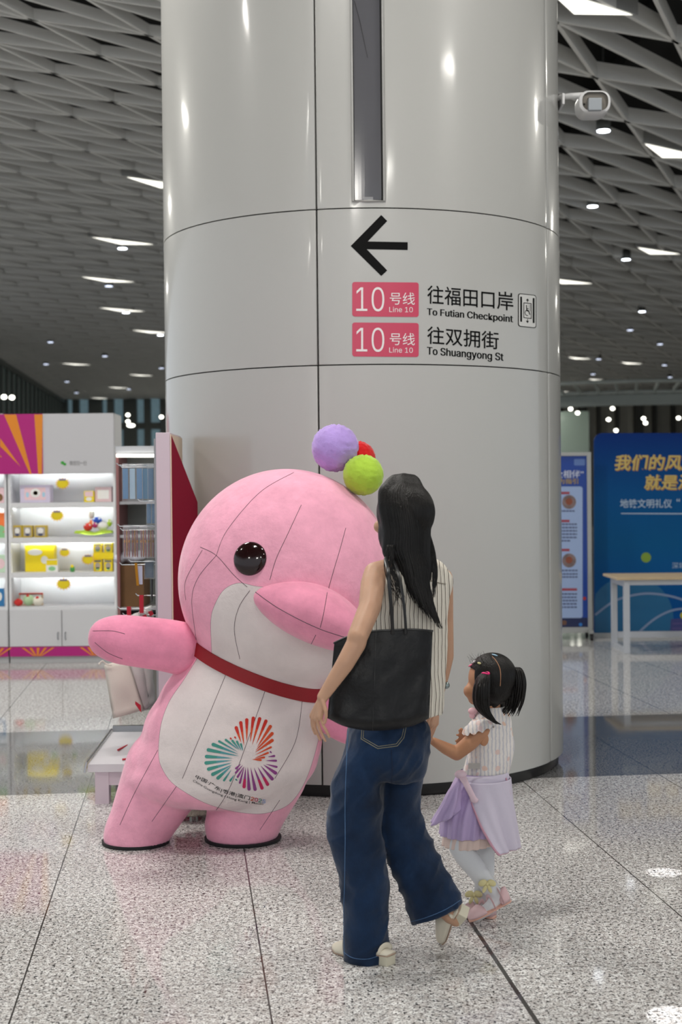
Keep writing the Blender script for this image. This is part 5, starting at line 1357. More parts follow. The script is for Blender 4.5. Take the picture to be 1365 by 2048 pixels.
# jeans
def denim_mat():
    m = bpy.data.materials.new('denim'); m.use_nodes = True; q = N(m); tc = q.n('TexCoord')
    n1 = q.n('TexNoise', Scale=5.0, Detail=4.0, Roughness=.6); q.l(tc.outputs['Object'], n1.inputs['Vector'])
    mp = q.n('Mapping'); mp.inputs['Scale'].default_value = (600, 600, 60); q.l(tc.outputs['Object'], mp.inputs['Vector'])
    n2 = q.n('TexNoise', Scale=1.0, Detail=1.0); q.l(mp.outputs[0], n2.inputs['Vector'])
    r = q.n('ValToRGB'); r.color_ramp.elements[0].position = .25; r.color_ramp.elements[1].position = .8
    r.color_ramp.elements[0].color = (*S('0b182b'), 1); r.color_ramp.elements[1].color = (*S('1e3b60'), 1); q.l(n1.outputs['Fac'], r.inputs[0])
    c = q.mix(q.math('MULTIPLY', n2.outputs['Fac'], .4), r.outputs[0], S('060c18')); q.l(c, q.b.inputs['Base Color'])
    q.b.inputs['Roughness'].default_value = .85; q.b.inputs['Specular IOR Level'].default_value = .2; q.b.inputs['Sheen Weight'].default_value = .15
    n3 = q.n('TexNoise', Scale=14.0, Detail=3.0); q.l(tc.outputs['Object'], n3.inputs['Vector'])
    bp = q.n('Bump'); bp.inputs['Strength'].default_value = .5; bp.inputs['Distance'].default_value = .012; q.l(n3.outputs['Fac'], bp.inputs['Height']); q.l(bp.outputs[0], q.b.inputs['Normal']); return m
denim = denim_mat()
a = MB()
a.ring(loft([(W(778, 1435, .03), .120, .098), (W(776, 1450, .03), .150, .122), (W(776, 1480, .03), .158, .130), (W(776, 1520, .03), .155, .130), (W(776, 1555, .04), .13, .11)], TH, 24, 40))
def leg(pts, rows=44):
    c = spline([p[0] for p in pts], rows); rx = splv([p[1] for p in pts], rows); ry = splv([p[2] for p in pts], rows)
    a.tube(c, [(rx[i], ry[i]) for i in range(rows)], 40, upv=(0, -1, 0))
k = KW
leg([(W(742, 1480, -.005), 50 * k, .105), (W(724, 1540, -.01), 51 * k, .100), (W(716, 1600, -.01), 54 * k, .096), (W(712, 1650, -.01), 53.5 * k, .092), (W(716, 1690, -.005), 54 * k, .090),
     (W(727, 1750, .0), 50.5 * k, .090), (W(732, 1820, .01), 49 * k, .092), (W(733, 1880, .015), 50 * k, .094), (W(734, 1911, .02), 50.5 * k, .095)])
leg([(W(812, 1480, .075), 49 * k, .10), (W(806, 1540, .075), 46 * k, .096), (W(797, 1600, .08), 40 * k, .09), (W(800, 1650, .085), 43 * k, .085), (W(824, 1710, .075), 48 * k, .085),
     (W(850, 1768, .06), 52 * k, .085), (W(877, 1827, .05), 57 * k, .086)])
me = fuse(a, .0065, 4, .5)
def dfold(p):
    return .016 * fbm((p.x * 7 + p.z * 5, p.y * 6, p.z * 3.2), 1, 2) + .009 * (1 - abs(fbm((p.x * 9 - p.z * 8, p.y * 8, p.z * 5), 1, 2))) ** 3 - .004
displace(me, dfold); jeans = wch(link('jeans', me, denim, None, 'all')); JB = bvh_of(me)
stitch = mat('denim_stitch', '8f8a72', .8); edge = mat('denim_edge', '0f1c36', .85); fade = mat('denim_seam', '4c6d94', .85)
def on_jeans(pts, r, m, name, n=40, lift=.0006):
    a = MB(); c = [Vector((lerp(pts[j][0], pts[j + 1][0], t / 12), lerp(pts[j][1], pts[j + 1][1], t / 12), 0)) for j in range(len(pts) - 1) for t in range(12)] if 'pocket' in name else spline([(x, y, 0) for x, y in pts], n); q = [drop(p.x, p.y, lift, JB) for p in c]; q = [p for p in q if p]
    run = [q[0]] if q else []
    for p in q[1:]:
        if (p - run[-1]).length < .05: run.append(p)
    if len(run) > 2: a.tube(run, r, 5); wch(a.build(name, m, None), jeans)
on_jeans([(697, 1462), (694, 1520), (691, 1600), (691, 1680), (690, 1760), (688, 1840), (690, 1912)], .0013, fade, 'side_seam', 60)
on_jeans([(725, 1456), (723, 1478), (756, 1497), (795, 1492), (808, 1476), (813, 1452)], .0012, stitch, 'pocket_stitch', 40)
on_jeans([(729, 1456), (727, 1476), (757, 1493), (793, 1488), (804, 1474), (809, 1452)], .0010, stitch, 'pocket_stitch', 40)
on_jeans([(688, 1904), (705, 1915), (735, 1918), (765, 1908), (781, 1896)], .0011, fade, 'hem_stitch', 30)
on_jeans([(823, 1843), (850, 1836), (890, 1820), (922, 1800)], .0011, fade, 'hem_stitch', 30)
on_jeans([(783, 1500), (785, 1540), (782, 1590), (774, 1640)], .0012, edge, 'inseam', 30)

# shoes: cream mules with a block heel
shoe_m = mat('shoe_cream', 'd8d0be', .5); heel_m = mat('heel_cream', 'cfc9b4', .4); sole_m = mat('sole_tan', 'b59a86', .6)
def shoe(heel, toe, up, label=None):
    x = (toe - heel); L = x.length; x.normalize(); z = (up - x * up.dot(x)).normalized(); y = z.cross(x)
    T = lambda u, v, w_: heel + x * u * L + y * v + z * w_
    prof = [(0, .026, .020), (.1, .031, .030), (.3, .033, .050), (.5, .037, .060), (.68, .041, .050), (.85, .034, .034), (.95, .018, .020), (1.0, .005, .008)]
    lift = [.038, .037, .030, .018, .008, .006, .008, .010]
    a = MB(); rr = []
    for (u, hw, h), lf in zip(prof, lift):
        h2 = h if u > .25 else h * .45
        rr.append([T(u, hw * math.cos(t), lf + max(0, h2 * math.sin(t)) if math.sin(t) > 0 else lf) for t in [2 * PI * i / 24 for i in range(24)]])
    a.ring(rr); s_ = wch(a.build('shoe', shoe_m, None, 'all'))
    a = MB(); a.ring([[T(u, hw * 1.03 * math.cos(2 * PI * i / 24), lf - .001 + .0) if False else T(u, hw * 1.03 * math.cos(2 * PI * i / 24), lf + .004 * math.sin(2 * PI * i / 24) - .003) for i in range(24)] for (u, hw, h), lf in zip(prof, lift)]); wch(a.build('outsole', sole_m, None, 'all'), s_)
    a = MB(); a.ring([[T(.0 + .28 * (i in (1, 2)), .024 * (1 if i in (2, 3) else -1), w_) for i in range(4)] for w_ in (0, .036)]); wch(a.build('heel', heel_m, None, bevel=.003), s_)
    a = MB(); a.tube([T(.10, .029 * math.cos(t) * 1.05, .042 + .020 * math.sin(t)) for t in [PI * i / 12 for i in range(13)]], [(.010, .002)] * 13, 8, upv=tuple(x)); wch(a.build('heel_strap', shoe_m, None, 'all'), s_)
shoe(G(783, 1931), G(666, 1899), Vector((0, 0, 1)))
shoe(P(938, 1826, 4.83), P(884, 1884, 4.96), Vector((-.55, -.25, .65)))
# watch on the far wrist
a = MB(); wc = wR.lerp(eR, .36); d_ = (eR - wR).normalized(); u_ = d_.orthogonal().normalized(); v_ = d_.cross(u_)
a.ring([[wc + d_ * dz + (u_ * math.cos(2 * PI * i / 20) + v_ * math.sin(2 * PI * i / 20)) * (.0245 + lf) for i in range(20)] for dz, lf in ((-.006, 0), (-.006, .003), (.006, .003), (.006, 0))], False, False)
a.ell(wc + Vector((.022, -.014, 0)), (.012, .012, .013), None, 14, 10); wch(a.build('watch', mat('watch_steel', '8f9a9a', .25, metal=.8), None, True))

# long hair: a base mass with locks combed over it
YS_ = [959, 966, 985, 1013, 1060, 1102, 1136, 1170, 1222, 1258]
XL = [800, 781, 759, 757, 769, 766, 779, 790, 816, 842]; XR = [822, 835, 849, 858, 861, 861, 868, 868, 877, 889]
YN = [.0, -.035, -.062, -.092, -.104, -.110, -.118, -.126, -.145, -.150]
def hair_pt(v, u, out=0.0):                       # v down the hair, u across
    x = v * (len(YS_) - 1); i = min(int(x), len(YS_) - 2); t = x - i
    g = lambda A: lerp(A[i], A[i + 1], t)
    b = math.sin(PI * min(max(u, 0), 1)) ** .55
    dep = g(YN) * b + .035 * (1 - b) - out
    return P(lerp(g(XL), g(XR), u), g(YS_), YW + .01 + dep)
a = MB()
a.ell(hd_(-.012, 0, .016), (.108, .090, .107), Mh, 30, 22); a.ell(hd_(.008, .030, -.055), (.062, .058, .085), Mh, 24, 18)
for v in [i / 60 for i in range(5, 53)]:
    p0, p1 = hair_pt(v, .16), hair_pt(v, .84); r = .030 if v < .55 else lerp(.030, .007, (v - .55) / .33)
    a.cap(p0 + Vector((0, .018, 0)), p1 + Vector((0, .018, 0)), r, r, 12)
    m_ = hair_pt(v, .5) + Vector((0, .03, 0)); a.ell(m_, (r * 1.1, r, r * 1.1), None, 14, 10)
me = fuse(a, .006, 18)
# keep the face free of the base mass
bm = bmesh.new(); bm.from_mesh(me)
for v in bm.verts:
    d = v.co - hc; f = d.dot(HF); u = d.z
    if f > .064 and u < .060 and u > -.14: v.co -= HF * min(.05, (f - .064) * .85)
bm.to_mesh(me); bm.free()
hair = wch(link('hair', me, hairm, None, 'all'))
rng = random.Random(3); a = MB()
for i in range(460):
    u = rng.random(); v1 = 0.80 + .20 * min(1, max(0, (u - .15) / .6)) - .13 * rng.random() - (.22 * (1 - u / .2) if u < .2 else 0)
    v0 = 0.02 if rng.random() < .6 else .10 + .35 * rng.random(); ph = rng.random() * 6.3; lay = rng.random(); pts = []; n = 22
    u0 = .5 + (u - .5) * .75
    for k_ in range(n):
        t = k_ / (n - 1); v = lerp(v0, v1, t); uu = lerp(u0, u, min(1, t * 1.6)) + .018 * math.sin(ph + t * 5) * t + .02 * (rng.random() - .5) * (t > .8)
        pts.append(hair_pt(v, uu, .004 + .006 * lay))
    r0 = .0016 + .0018 * rng.random()
    a.tube(pts, [(r0 * (1.5 if 3 < k_ < 17 else .9) * (1 - .9 * max(0, (k_ - 14) / 8)) + .0003, r0 * .6 * (1 - .9 * max(0, (k_ - 14) / 8)) + .0002) for k_ in range(n)], 6, upv=(0, -1, .05))
for i in range(46):                                # loose strands by the near shoulder and the flyaways on the far side
    if i < 26: s_ = [(774 + rng.random() * 14, 1090), (768 + rng.random() * 22, 1125), (776 + rng.random() * 26, 1165), (786 + rng.random() * 28, 1190 + rng.random() * 30)]; dd = -.10
    else: s_ = [(858, 1060), (864 + rng.random() * 8, 1110), (866 + rng.random() * 10, 1150), (862 + rng.random() * 10, 1195)]; dd = -.02
    c = spline([P(x, y, YW + dd - .012 * j) for j, (x, y) in enumerate(s_)], 14); a.tube(c, [.0011 + .0008 * rng.random()] * 10 + [.0009, .0007, .0005, .0002], 5)
lk = wch(a.build('hair_locks', hairm, None, 'all', fixn=False), hair); lk['kind'] = 'stuff'

# ---------------------------------------------------------------- tote bag on her near shoulder
bagm = mat('bag_charcoal', '121214', .45, spec=.3, var=.25, vscale=55, bump=.15, bscale=90); bagt = mat('bag_trim', '131315', .38)
tb = thing('tote_bag', 'large charcoal patterned tote bag hanging from the woman\'s near shoulder', 'bag', P(760, 1455, 4.6))
bch = adopt(tb)
def BP(x, y, d): return P(x, y, 4.62 + d)
rows = []
top = [(669, 1286), (700, 1272), (742, 1263), (786, 1260), (830, 1259), (866, 1262)]
bot = [(655, 1436), (690, 1453), (735, 1461), (780, 1460), (825, 1452), (859, 1437)]
nr = 26; nc = 30; front = []; back = []
ct = spline([(x, y, 0) for x, y in top], nc); cb = spline([(x, y, 0) for x, y in bot], nc)
for i in range(nr):
    v = i / (nr - 1); fr_ = []; bk_ = []
    for j in range(nc):
        u = j / (nc - 1); x, y = lerp(ct[j].x, cb[j].x, v), lerp(ct[j].y, cb[j].y, v)
        th_ = (.018 + .050 * v ** .8) * (math.sin(PI * min(max(u, .0), 1)) ** .45) * (1 if v < .93 else (1 - (v - .93) / .07 * .55))
        wv = .010 * fbm((u * 4, v * 3 + u, 3.1), 1, 3) + .009 * math.sin(u * 9 + v * 2) * v * (1 - v)
        sl = .10 * (u - .55)
        fr_.append(BP(x, y, -th_ + wv + sl * .0 - .03 * (1 - u))); bk_.append(BP(x, y, th_ * .9 - wv - .03 * (1 - u)))
    front.append(fr_); back.append(bk_)
a = MB(); a.ring([front[i] + back[i][::-1] for i in range(nr)], cap0=False, cap1=True); bag = bch(a.build('bag_body', bagm, None, 'all'))
a = MB(); lip = front[0] + back[0][::-1]; a.tube(lip + [lip[0]], .0035, 6); bch(a.build('rim', bagt, None, True), bag)
a = MB(); a.tube([front[i][nc // 2 - 2] + Vector((0, -.0015, 0)) for i in range(nr)], .0012, 5); bch(a.build('seam', bagt, None), bag)
def strap(pts, w_):
    a = MB(); c = spline(pts, 40); a.tube(c, [(w_, .0022)] * 40, 8, upv=(0, -1, .2)); return bch(a.build('strap', bagt, None, True), bag)
strap([BP(786, 1268, -.035), BP(784, 1230, -.05), BP(780, 1180, -.06), BP(776, 1140, -.04), BP(772, 1116, .05), BP(784, 1115, .12), BP(794, 1135, .01), BP(802, 1165, -.04), BP(809, 1215, -.05), BP(813, 1268, -.035)], .006)

# ---------------------------------------------------------------- the little girl
YK = 5.20; KK = YK / F
ki = thing('person', 'little girl with two black ponytails and white tights holding the woman\'s hand', 'person', G(965, 1840))
kch = adopt(ki)
K = lambda x, y, d=0.0: P(x, y, YK + d)
kskin = person_mats('b58464')
a = MB()
KT = math.radians(62); KF = Vector((-math.sin(KT), math.cos(KT), 0)); KL = Vector((-math.cos(KT), -math.sin(KT), 0))
kc = K(978, 1362, .02); Mk = Matrix((KF, KL, Vector((0, 0, 1)))).transposed()
def kd(f, l, u): return kc + KF * f + KL * l + Vector((0, 0, u))
a.ell(kd(-.008, 0, .010), (.084, .074, .084), Mk, 30, 22)
a.ell(kd(.036, 0, -.038), (.052, .060, .052), Mk, 26, 18)
a.ell(kd(.052, 0, -.068), (.028, .032, .024), Mk, 18, 12)
a.ell(kd(.076, 0, -.026), (.009, .009, .009), Mk, 14, 10)
a.ell(kd(.076, 0, -.052), (.010, .018, .007), Mk, 14, 10)
for l in (-1, 1):
    a.ell(kd(.058, .036 * l, -.036), (.026, .026, .026), Mk, 16, 10); a.ell(kd(.004, .072 * l, -.026), (.016, .007, .024), Mk, 14, 10)
chain(a, [(kd(-.006, 0, -.05), .040), (K(982, 1418, .03), .036), (K(984, 1436, .03), .044)])
for py, w_, d_ in ((1450, .062, .050), (1490, .064, .056), (1530, .068, .060), (1570, .072, .062), (1610, .075, .065)): a.ell(K(978 - (py - 1450) * .09, py, .04), (w_, d_, .06), Matrix.Rotation(math.radians(35), 3, 'Z'), 20, 14)
# near arm raised to the woman's hand, far hand held at the chest
ksh = K(962, 1462, -.035); kel = K(914, 1507, -.03); kwr = K(868, 1483, -.06)
chain(a, [(K(978, 1448, .0), .034), (ksh, .031), (K(940, 1486, -.04), .029), (kel, .026), (K(893, 1497, -.045), .023), (kwr, .0155)], 18)
ky = lambda x, y, d: P(x, y, YK - .08 + d)
kn = [ky(857, 1474, -.02), ky(856, 1476, -.008), ky(856, 1478, .004), ky(857, 1480, .014)]
hand(a, kwr, kn, .0105, [[p + Vector((-.010, .004, .006)), p + Vector((-.016, .012, .002)), p + Vector((-.012, .018, -.006))] for p in kn], [ky(863, 1473, -.02), ky(857, 1466, -.024), ky(853, 1462, -.018)], .0055)
fh = K(930, 1475, .10); chain(a, [(K(985, 1452, .11), .030), (K(972, 1500, .14), .025), (fh, .015)], 14)
fk = [K(925, 1468, .085), K(923, 1472, .09), K(923, 1477, .095), K(924, 1481, .10)]
hand(a, fh, fk, .010, [[K(920, 1464, .08), K(919, 1460, .075)], [K(918, 1471, .085), K(914, 1470, .08)], [K(917, 1479, .09), K(912, 1482, .085)], [K(918, 1484, .095), K(914, 1487, .09)]], [K(930, 1468, .08), K(926, 1461, .075), K(923, 1457, .075)], .0055)
# legs under the tights
chain(a, [(K(930, 1660, .0), .044), (K(922, 1696, -.01), .038), (K(946, 1728, -.02), .036), (K(972, 1764, -.02), .030), (K(997, 1796, -.01), .022), (K(980, 1815, -.03), .020), (K(955, 1832, -.05), .016)])
chain(a, [(K(966, 1660, .08), .044), (K(970, 1705, .09), .034), (K(972, 1745, .10), .030), (K(962, 1790, .10), .024), (K(960, 1822, .10), .021), (K(945, 1832, .12), .017)])
me = fuse(a, .0042, 5, .5); kbody = kch(link('body', me, kskin, None, 'all'))

# tights
tights = mat('tights_white', 'd6d8dc', .7, sheen=.2)
for pts in ([(K(930, 1655, .0), .049), (K(921, 1692, -.01), .0435), (K(932, 1711, -.015), .0425), (K(946, 1728, -.02), .041), (K(972, 1764, -.02), .034), (K(997, 1796, -.01), .026), (K(982, 1814, -.03), .024), (K(953, 1834, -.05), .019)],
            [(K(966, 1655, .08), .048), (K(970, 1705, .09), .038), (K(972, 1745, .10), .034), (K(962, 1790, .10), .028), (K(960, 1822, .10), .025), (K(943, 1833, .12), .020)]):
    a = MB(); chain(a, pts, 20); kch(link('tights_leg', fuse(a, .006, 6), tights, None, 'all'))
# top with frilled cap sleeve
def flower_mat():
    m = bpy.data.materials.new('floral_cotton'); m.use_nodes = True; q = N(m); tc = q.n('TexCoord')
    v = q.n('TexVoronoi', Scale=26.0); q.l(tc.outputs['Object'], v.inputs['Vector']); n1 = q.n('TexNoise', Scale=60.0, Detail=3.0); q.l(tc.outputs['Object'], n1.inputs['Vector'])
    f = q.math('LESS_THAN', q.math('ADD', v.outputs['Distance'], q.math('MULTIPLY', n1.outputs['Fac'], .35)), .46)
    sp = q.n('SeparateXYZ'); q.l(tc.outputs['Object'], sp.inputs[0]); s2 = q.math('LESS_THAN', q.math('FRACT', q.math('MULTIPLY', q.math('ADD', sp.outputs['X'], q.math('MULTIPLY', n1.outputs['Fac'], .01)), 70.0)), .35)
    c = q.mix(s2, S('e2dcd8'), S('c4c2c8')); sep = q.n('SeparateColor'); q.l(v.outputs['Color'], sep.inputs[0])
    fc = q.mix(sep.outputs[0], S('e0b394'), S('d9c3c6')); q.l(q.mix(q.math('MULTIPLY', f, .8), c, fc), q.b.inputs['Base Color']); q.b.inputs['Roughness'].default_value = .8
    bp = q.n('Bump'); bp.inputs['Strength'].default_value = .5; bp.inputs['Distance'].default_value = .006; n2 = q.n('TexNoise', Scale=30.0, Detail=2.0); q.l(tc.outputs['Object'], n2.inputs['Vector']); q.l(n2.outputs['Fac'], bp.inputs['Height']); q.l(bp.outputs[0], q.b.inputs['Normal']); return m
floral = flower_mat(); KTH = math.radians(38)
rings = loft([(K(983, 1413, .03), .040, .040), (K(984, 1422, .03), .058, .050), (K(984, 1434, .03), .076, .058), (K(984, 1452, .03), .080, .066), (K(985, 1490, .03), .080, .072), (K(978, 1520, .03), .082, .076), (K(968, 1552, .03), .085, .078)], KTH, 50, 56)
a = MB(); a.ring(rings, False, False); me = a.mesh('t'); displace(me, lambda p: .006 * fbm((p.x * 16, p.y * 16, p.z * 8), 1, 3)); top = kch(link('top', me, floral, None, 'all'))
a = MB(); cs = K(958, 1452, -.035); rows = []
for r, dz in ((.030, .024), (.040, .014), (.049, .000), (.056, -.014)):
    row = []
    for i in range(60):
        t = 2 * PI * i / 60; w_ = 1 + (.10 * math.sin(t * 11) if r > .045 else 0)
        row.append(cs + Vector((math.cos(t) * r * w_ * 1.0, math.sin(t) * r * w_ * .9, dz + (.006 * math.sin(t * 11 + 1) if r > .045 else 0) + .25 * math.cos(t) * r)))
    rows.append(row)
a.ring(rows, True, False); kch(a.build('sleeve_frill', floral, None, 'all'), top)
a = MB(); bk = K(955, 1478, -.02)
a.ell(K(970, 1478, -.040), (.022, .012, .026), Matrix.Rotation(.3, 3, 'Z'), 18, 12); kch(a.build('armhole', kskin, None, 'all'), top)
a = MB(); a.ell(K(946, 1422, .0), (.017, .014, .013), None, 16, 10); a.ell(K(945, 1431, .0), (.011, .010, .012), None, 14, 8); kch(a.build('collar_bow', mat('bow_pink', 'e8b9c2', .6), None, True), top)
a = MB(); a.box(K(949, 1532, -.066), (.042, .004, .020)); kch(a.build('printed_patch', mat('patch_grey', 'a49f9b', .6), None), top)
# skirt frill, lavender skirt and the jacket tied round the waist
lav = mat('satin_lavender', 'b7a2cc', .38, sheen=.2, bump=.1, bscale=30); pale = mat('jacket_lilac', 'cbc3d4', .6, bump=.12, bscale=40); piping = mat('piping_pink', 'c795a8', .5); peach = mat('frill_peach', 'e0c9c0', .7)
def pleat(rows_, amp, freq, seed=0):
    out = []
    for j, r in enumerate(rows_):
        t = j / (len(rows_) - 1); c = sum(r, Vector()) / len(r)
        out.append([p + (p - c).normalized() * amp * t * (math.sin(i / len(r) * 2 * PI * freq + seed + 1.5 * t) + .5 * math.sin(i / len(r) * 2 * PI * freq * 2.3 + seed)) for i, p in enumerate(r)])
    return out
a = MB(); a.ring(pleat(loft([(K(940, 1632, .03), .085, .080), (K(938, 1660, .03), .088, .082), (K(935, 1686, .03), .090, .084), (K(934, 1690, .03), .086, .08)], KTH, 14, 96), .005, 17), False, False); kch(a.build('skirt_frill', peach, None, 'all'))
a = MB(); a.ring(pleat(loft([(K(966, 1543, .03), .088, .082), (K(955, 1575, .03), .098, .090), (K(944, 1620, .03), .106, .095), (K(938, 1664, .03), .104, .094), (K(938, 1667, .03), .098, .09)], KTH, 30, 120), .0075, 13, 2), False, False); sk_ = kch(a.build('skirt', lav, None, 'all'))
a = MB(); n = 26; c = spline([K(925, 1550, -.06), K(910, 1575, -.075), K(902, 1602, -.07), K(893, 1624, -.06), K(888, 1640, -.055)], n); rr = []
for i in range(n):
    t = i / (n - 1); hw = (.012 + .044 * min(1, t * 1.15)) * math.sqrt(max(.02, 1 - max(0, (t - .88) / .12) ** 2)); row = []
    for q_ in range(40):
        s_ = 2 * PI * q_ / 40; fo = 1 + .22 * math.sin(s_ * 5 + 2.0 * t) * min(1, t * 2)
        row.append(c[i] + Vector((math.cos(s_) * hw * fo * .90, math.sin(s_) * hw * fo * .8, math.cos(s_) * hw * fo * .42)))
    rr.append(row)
a.ring(rr); kch(a.build('hanging_sleeve', lav, None, 'all'))
# jacket body: open drape over the hip and back
def drape(fr0, fr1, stations, rows, cols, m, name, par=None, amp=.006, lean=0.0):
    base = loft(stations, KTH, rows, 120); a = MB(); i0, i1 = int(fr0 * 120), int(fr1 * 120); V = []
    for j, r in enumerate(base):
        t = j / (rows - 1); cen = sum(r, Vector()) / len(r)
        for q_ in range(cols + 1):
            f = lerp(lerp(i0, i0 + lean * 120, t), i1, q_ / cols); x0 = r[int(f) % 120].lerp(r[(int(f) + 1) % 120], f % 1); V.append(x0 + (x0 - cen).normalized() * amp * t * (math.sin(q_ / cols * 17 + t) + .5 * math.sin(q_ / cols * 41 + 2 * t)))
    Fq = [(j * (cols + 1) + q_, j * (cols + 1) + q_ + 1, (j + 1) * (cols + 1) + q_ + 1, (j + 1) * (cols + 1) + q_) for j in range(rows - 1) for q_ in range(cols)]
    a.add(V, Fq); me = a.mesh(name); o = link(name, me, m, None, 'all'); sd_ = o.modifiers.new('thickness', 'SOLIDIFY'); sd_.thickness = .004; sd_.offset = 1
    kch(o, par); return V, cols
a = MB(); a.ring(loft([(K(968, 1543, .03), .090, .084), (K(967, 1549, .03), .096, .090), (K(965, 1560, .03), .098, .092), (K(962, 1570, .03), .094, .088)], KTH, 14, 60), False, False); me = a.mesh('t'); displace(me, lambda p: .004 * fbm((p.x * 14, p.y * 14, p.z * 70), 1, 2)); kch(link('waist_tie', me, pale, None, 'all'))
V, cols = drape(.50, 1.10, [(K(967, 1556, .03), .099, .093), (K(969, 1600, .03), .106, .099), (K(970, 1650, .03), .112, .105), (K(973, 1694, .03), .112, .106)], 26, 60, pale, 'tied_jacket', None, .010, .20)
a = MB(); a.tube([V[j * (cols + 1)] + Vector((0, -.003, 0)) for j in range(26)], .0045, 8); kch(a.build('jacket_piping', piping, None, True)); 
a = MB(); a.tube([V[25 * (cols + 1) + q_] + Vector((0, -.002, 0)) for q_ in range(cols + 1)], .0025, 6); kch(a.build('jacket_hem', piping, None, True))
a = MB(); a.ring([[p + Vector((math.cos(t) * w_, math.sin(t) * .008 - .0, math.sin(t) * w_ * .5)) for t in [2 * PI * i / 16 for i in range(16)]] for p, w_ in zip(spline([K(923, 1550, -.08), K(933, 1568, -.10), K(945, 1592, -.10), K(950, 1602, -.095)], 12), [.014] * 3 + [.012] * 6 + [.014, .016, .012])]); kch(a.build('sleeve_end', mat('sleeve_pinkish', 'd6bcc8', .55), None, 'all'))
a = MB(); a.ell(K(922, 1549, -.075), (.022, .018, .016), None, 18, 12); kch(a.build('jacket_knot', mat('sleeve_pinkish', 'd6bcc8', .55), None, 'all'))
a = MB(); a.tube(spline([K(1013, 1556, -.02), K(1021, 1590, -.02), K(1027, 1620, -.01)], 12), .003, 6); kch(a.build('jacket_piping', piping, None, True))
# shoes
kpink = mat('shoe_pink', 'd6b5b8', .5); kpeach = mat('sole_peach', 'd9a998', .5); ybow = mat('bow_yellow', 'd9cf9a', .6)
def kshoe(heel, toe, up):
    x = toe - heel; L = x.length; x.normalize(); z = (up - x * up.dot(x)).normalized(); y = z.cross(x); T = lambda u, v, w_: heel + x * u * L + y * v + z * w_
    pr = [(0, .016), (.06, .024), (.3, .025), (.6, .030), (.85, .027), (.97, .016), (1, .006)]; a = MB()
    a.ring([[T(u, hw * math.cos(t), .007 + .007 * math.sin(t)) for t in [2 * PI * i / 20 for i in range(20)]] for u, hw in pr]); s_ = kch(a.build('shoe', kpeach, None, 'all'))
    a = MB(); a.ring([[T(u, hw * math.cos(t) * 1.0, .012 + h * max(0, math.sin(t))) for t in [2 * PI * i / 20 for i in range(20)]] for u, hw, h in ((0, .015, .050), (.05, .023, .052), (.16, .025, .042), (.24, .025, .020))]); kch(a.build('heel_cup', kpink, None, 'all'), s_)
    a = MB(); a.ring([[T(u, hw * math.cos(t), .012 + h * max(0, math.sin(t))) for t in [2 * PI * i / 20 for i in range(20)]] for u, hw, h in ((.62, .030, .022), (.72, .031, .036), (.86, .028, .030), (.96, .018, .020), (1.0, .007, .008))]); kch(a.build('toe_cap', kpink, None, 'all'), s_)
    for u in (.20, .42): a = MB(); a.tube([T(u, .028 * math.cos(t), .014 + (.058 if u < .3 else .044) * math.sin(t)) for t in [PI * i / 12 for i in range(13)]], [(.007, .002)] * 13, 8, upv=tuple(x)); kch(a.build('strap', kpink, None, True), s_)
kshoe(K(1021, 1803, -.01), K(940, 1845, -.07), Vector((-.35, -.1, .9)))
kshoe(G(990, 1838), G(928, 1826), Vector((0, 0, 1)))
for x, y, d in ((975, 1768, -.065), (948, 1790, .06)):
    a = MB(); a.ell(K(x, y, d), (.007, .007, .008), None, 12, 8)
    for s_ in (-1, 1): a.ell(K(x + s_ * 9, y - 2, d), (.017, .007, .012), rotY(s_ * .4), 14, 8); a.ell(K(x + s_ * 5, y + 10, d), (.007, .004, .016), rotY(-s_ * .4), 12, 8)
    kch(a.build('ankle_bow', ybow, None, True))
# hair
a = MB(); a.ell(kd(-.016, 0, .020), (.090, .083, .086), Mk, 30, 22); a.ell(kd(-.030, 0, -.020), (.064, .074, .064), Mk, 26, 18)
for px, py, d in ((967, 1405, -.02), (985, 1409, -.0), (1002, 1405, .03)): a.ell(K(px, py, d + .01), (.024, .024, .020), None, 16, 10)
me = fuse(a, .0055, 6); bm = bmesh.new(); bm.from_mesh(me)
for v in bm.verts:
    d = v.co - kc; f = d.dot(KF)
    if f > .026 and d.z < .050: v.co -= KF * min(.06, (f - .026) * .85)
bm.to_mesh(me); bm.free(); kh = kch(link('hair', me, hairm, None, 'all')); HB = bvh_of(me)
rng = random.Random(5)
def tail(pts, wid, n, flick=0):
    a = MB(); c = spline(pts, 24)
    for i in range(n):
        an = rng.random() * 2 * PI; rr_ = wid * math.sqrt(rng.random()); ox, oy = rr_ * math.cos(an), rr_ * math.sin(an); e = .75 + .25 * rng.random()
        q = []
        for j in range(22):
            t = j / 21 * e; p = c[min(int(t * 23), 23)]; sp = (.35 + 1.3 * math.sin(PI * min(1, t * 1.15)) ** .8) if t < .87 else .55
            q.append(p + Vector((ox * sp, oy * sp, 0)) + Vector((flick * t * t * ox * 2, 0, 0)))
        q = spline(q, 22); a.tube(q, [(.0056 * (1 - .85 * max(0, (j - 12) / 9)), .0044 * (1 - .85 * max(0, (j - 12) / 9))) for j in range(22)], 6)
    o = kch(a.build('ponytail', hairm, None, 'all', fixn=False), None); return o
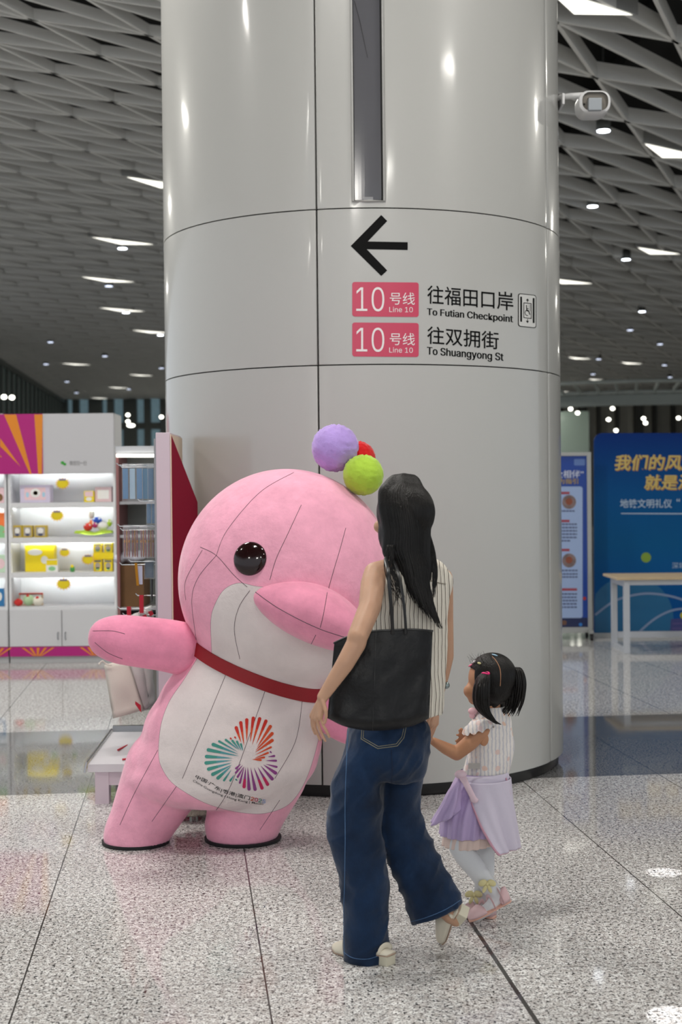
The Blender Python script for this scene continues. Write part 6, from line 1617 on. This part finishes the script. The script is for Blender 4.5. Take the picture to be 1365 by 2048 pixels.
tail([K(972, 1346, -.080), K(967, 1357, -.10), K(963, 1380, -.11), K(963, 1405, -.105), K(970, 1424, -.10), K(988, 1442, -.095), K(1002, 1450, -.09)], .0165, 110)
tail([K(1023, 1340, .02), K(1031, 1338, .01), K(1035, 1358, .0), K(1033, 1385, .0), K(1028, 1412, .0), K(1014, 1436, .0)], .015, 110, 1.2)
for px, py, d, m_ in ((972, 1347, -.088, mat('tie_magenta', 'd8186e', .4)), (1024, 1339, .015, mat('tie_cream', 'e6cfae', .5))):
    a = MB(); c_ = K(px, py, d); a.tube([c_ + Vector((.0115 * math.cos(t), .010 * math.sin(t), .002 * math.sin(t * 2))) for t in [2 * PI * i / 20 for i in range(21)]], .0045, 8); kch(a.build('hair_tie', m_, None, True))
def hdrop(x, y, l=.002): return drop(x, y, l, HB)
q = [hdrop(x, y, .0006) for x, y in ((985, 1313), (993, 1322), (1000, 1336), (1002, 1352), (1001, 1372))]; q = [p for p in q if p]
if len(q) > 2: a = MB(); a.tube(spline(q, 20), .0014, 6); kch(a.build('hair_parting', kskin, None, True), kh)
for x, y, m_, w_ in ((943, 1330, mat('clip_rose', 'd66a86', .4), (.010, .006, .004)), (950, 1323, mat('clip_white', 'ecdfe6', .4), (.009, .005, .004)), (960, 1326, mat('clip_yellow', 'e0d9a0', .4), (.008, .005, .004)), (990, 1310, mat('clip_sky', '9fc3dc', .4), (.012, .005, .003))):
    p = hdrop(x, y + 1) or K(x, y, -.05); a = MB(); a.ell(p, w_, rotY(-.5 if x < 955 else .3), 12, 8); kch(a.build('hair_clip', m_, None, True), kh)
a = MB()
for i in range(40):
    x0 = 938 + rng.random() * 50; p = hdrop(x0, 1322 + abs(x0 - 985) * .18, 0)
    if p: a.tube(spline([p, p + Vector((-.012 * rng.random(), 0, .008 + .012 * rng.random())), p + Vector((-.03 * rng.random() + .004, 0, .012 + .03 * rng.random()))], 6), [.0003] * 5 + [.0001], 4)
o = kch(a.build('flyaway_hair', hairm, None, True, fixn=False), kh); o['kind'] = 'stuff'
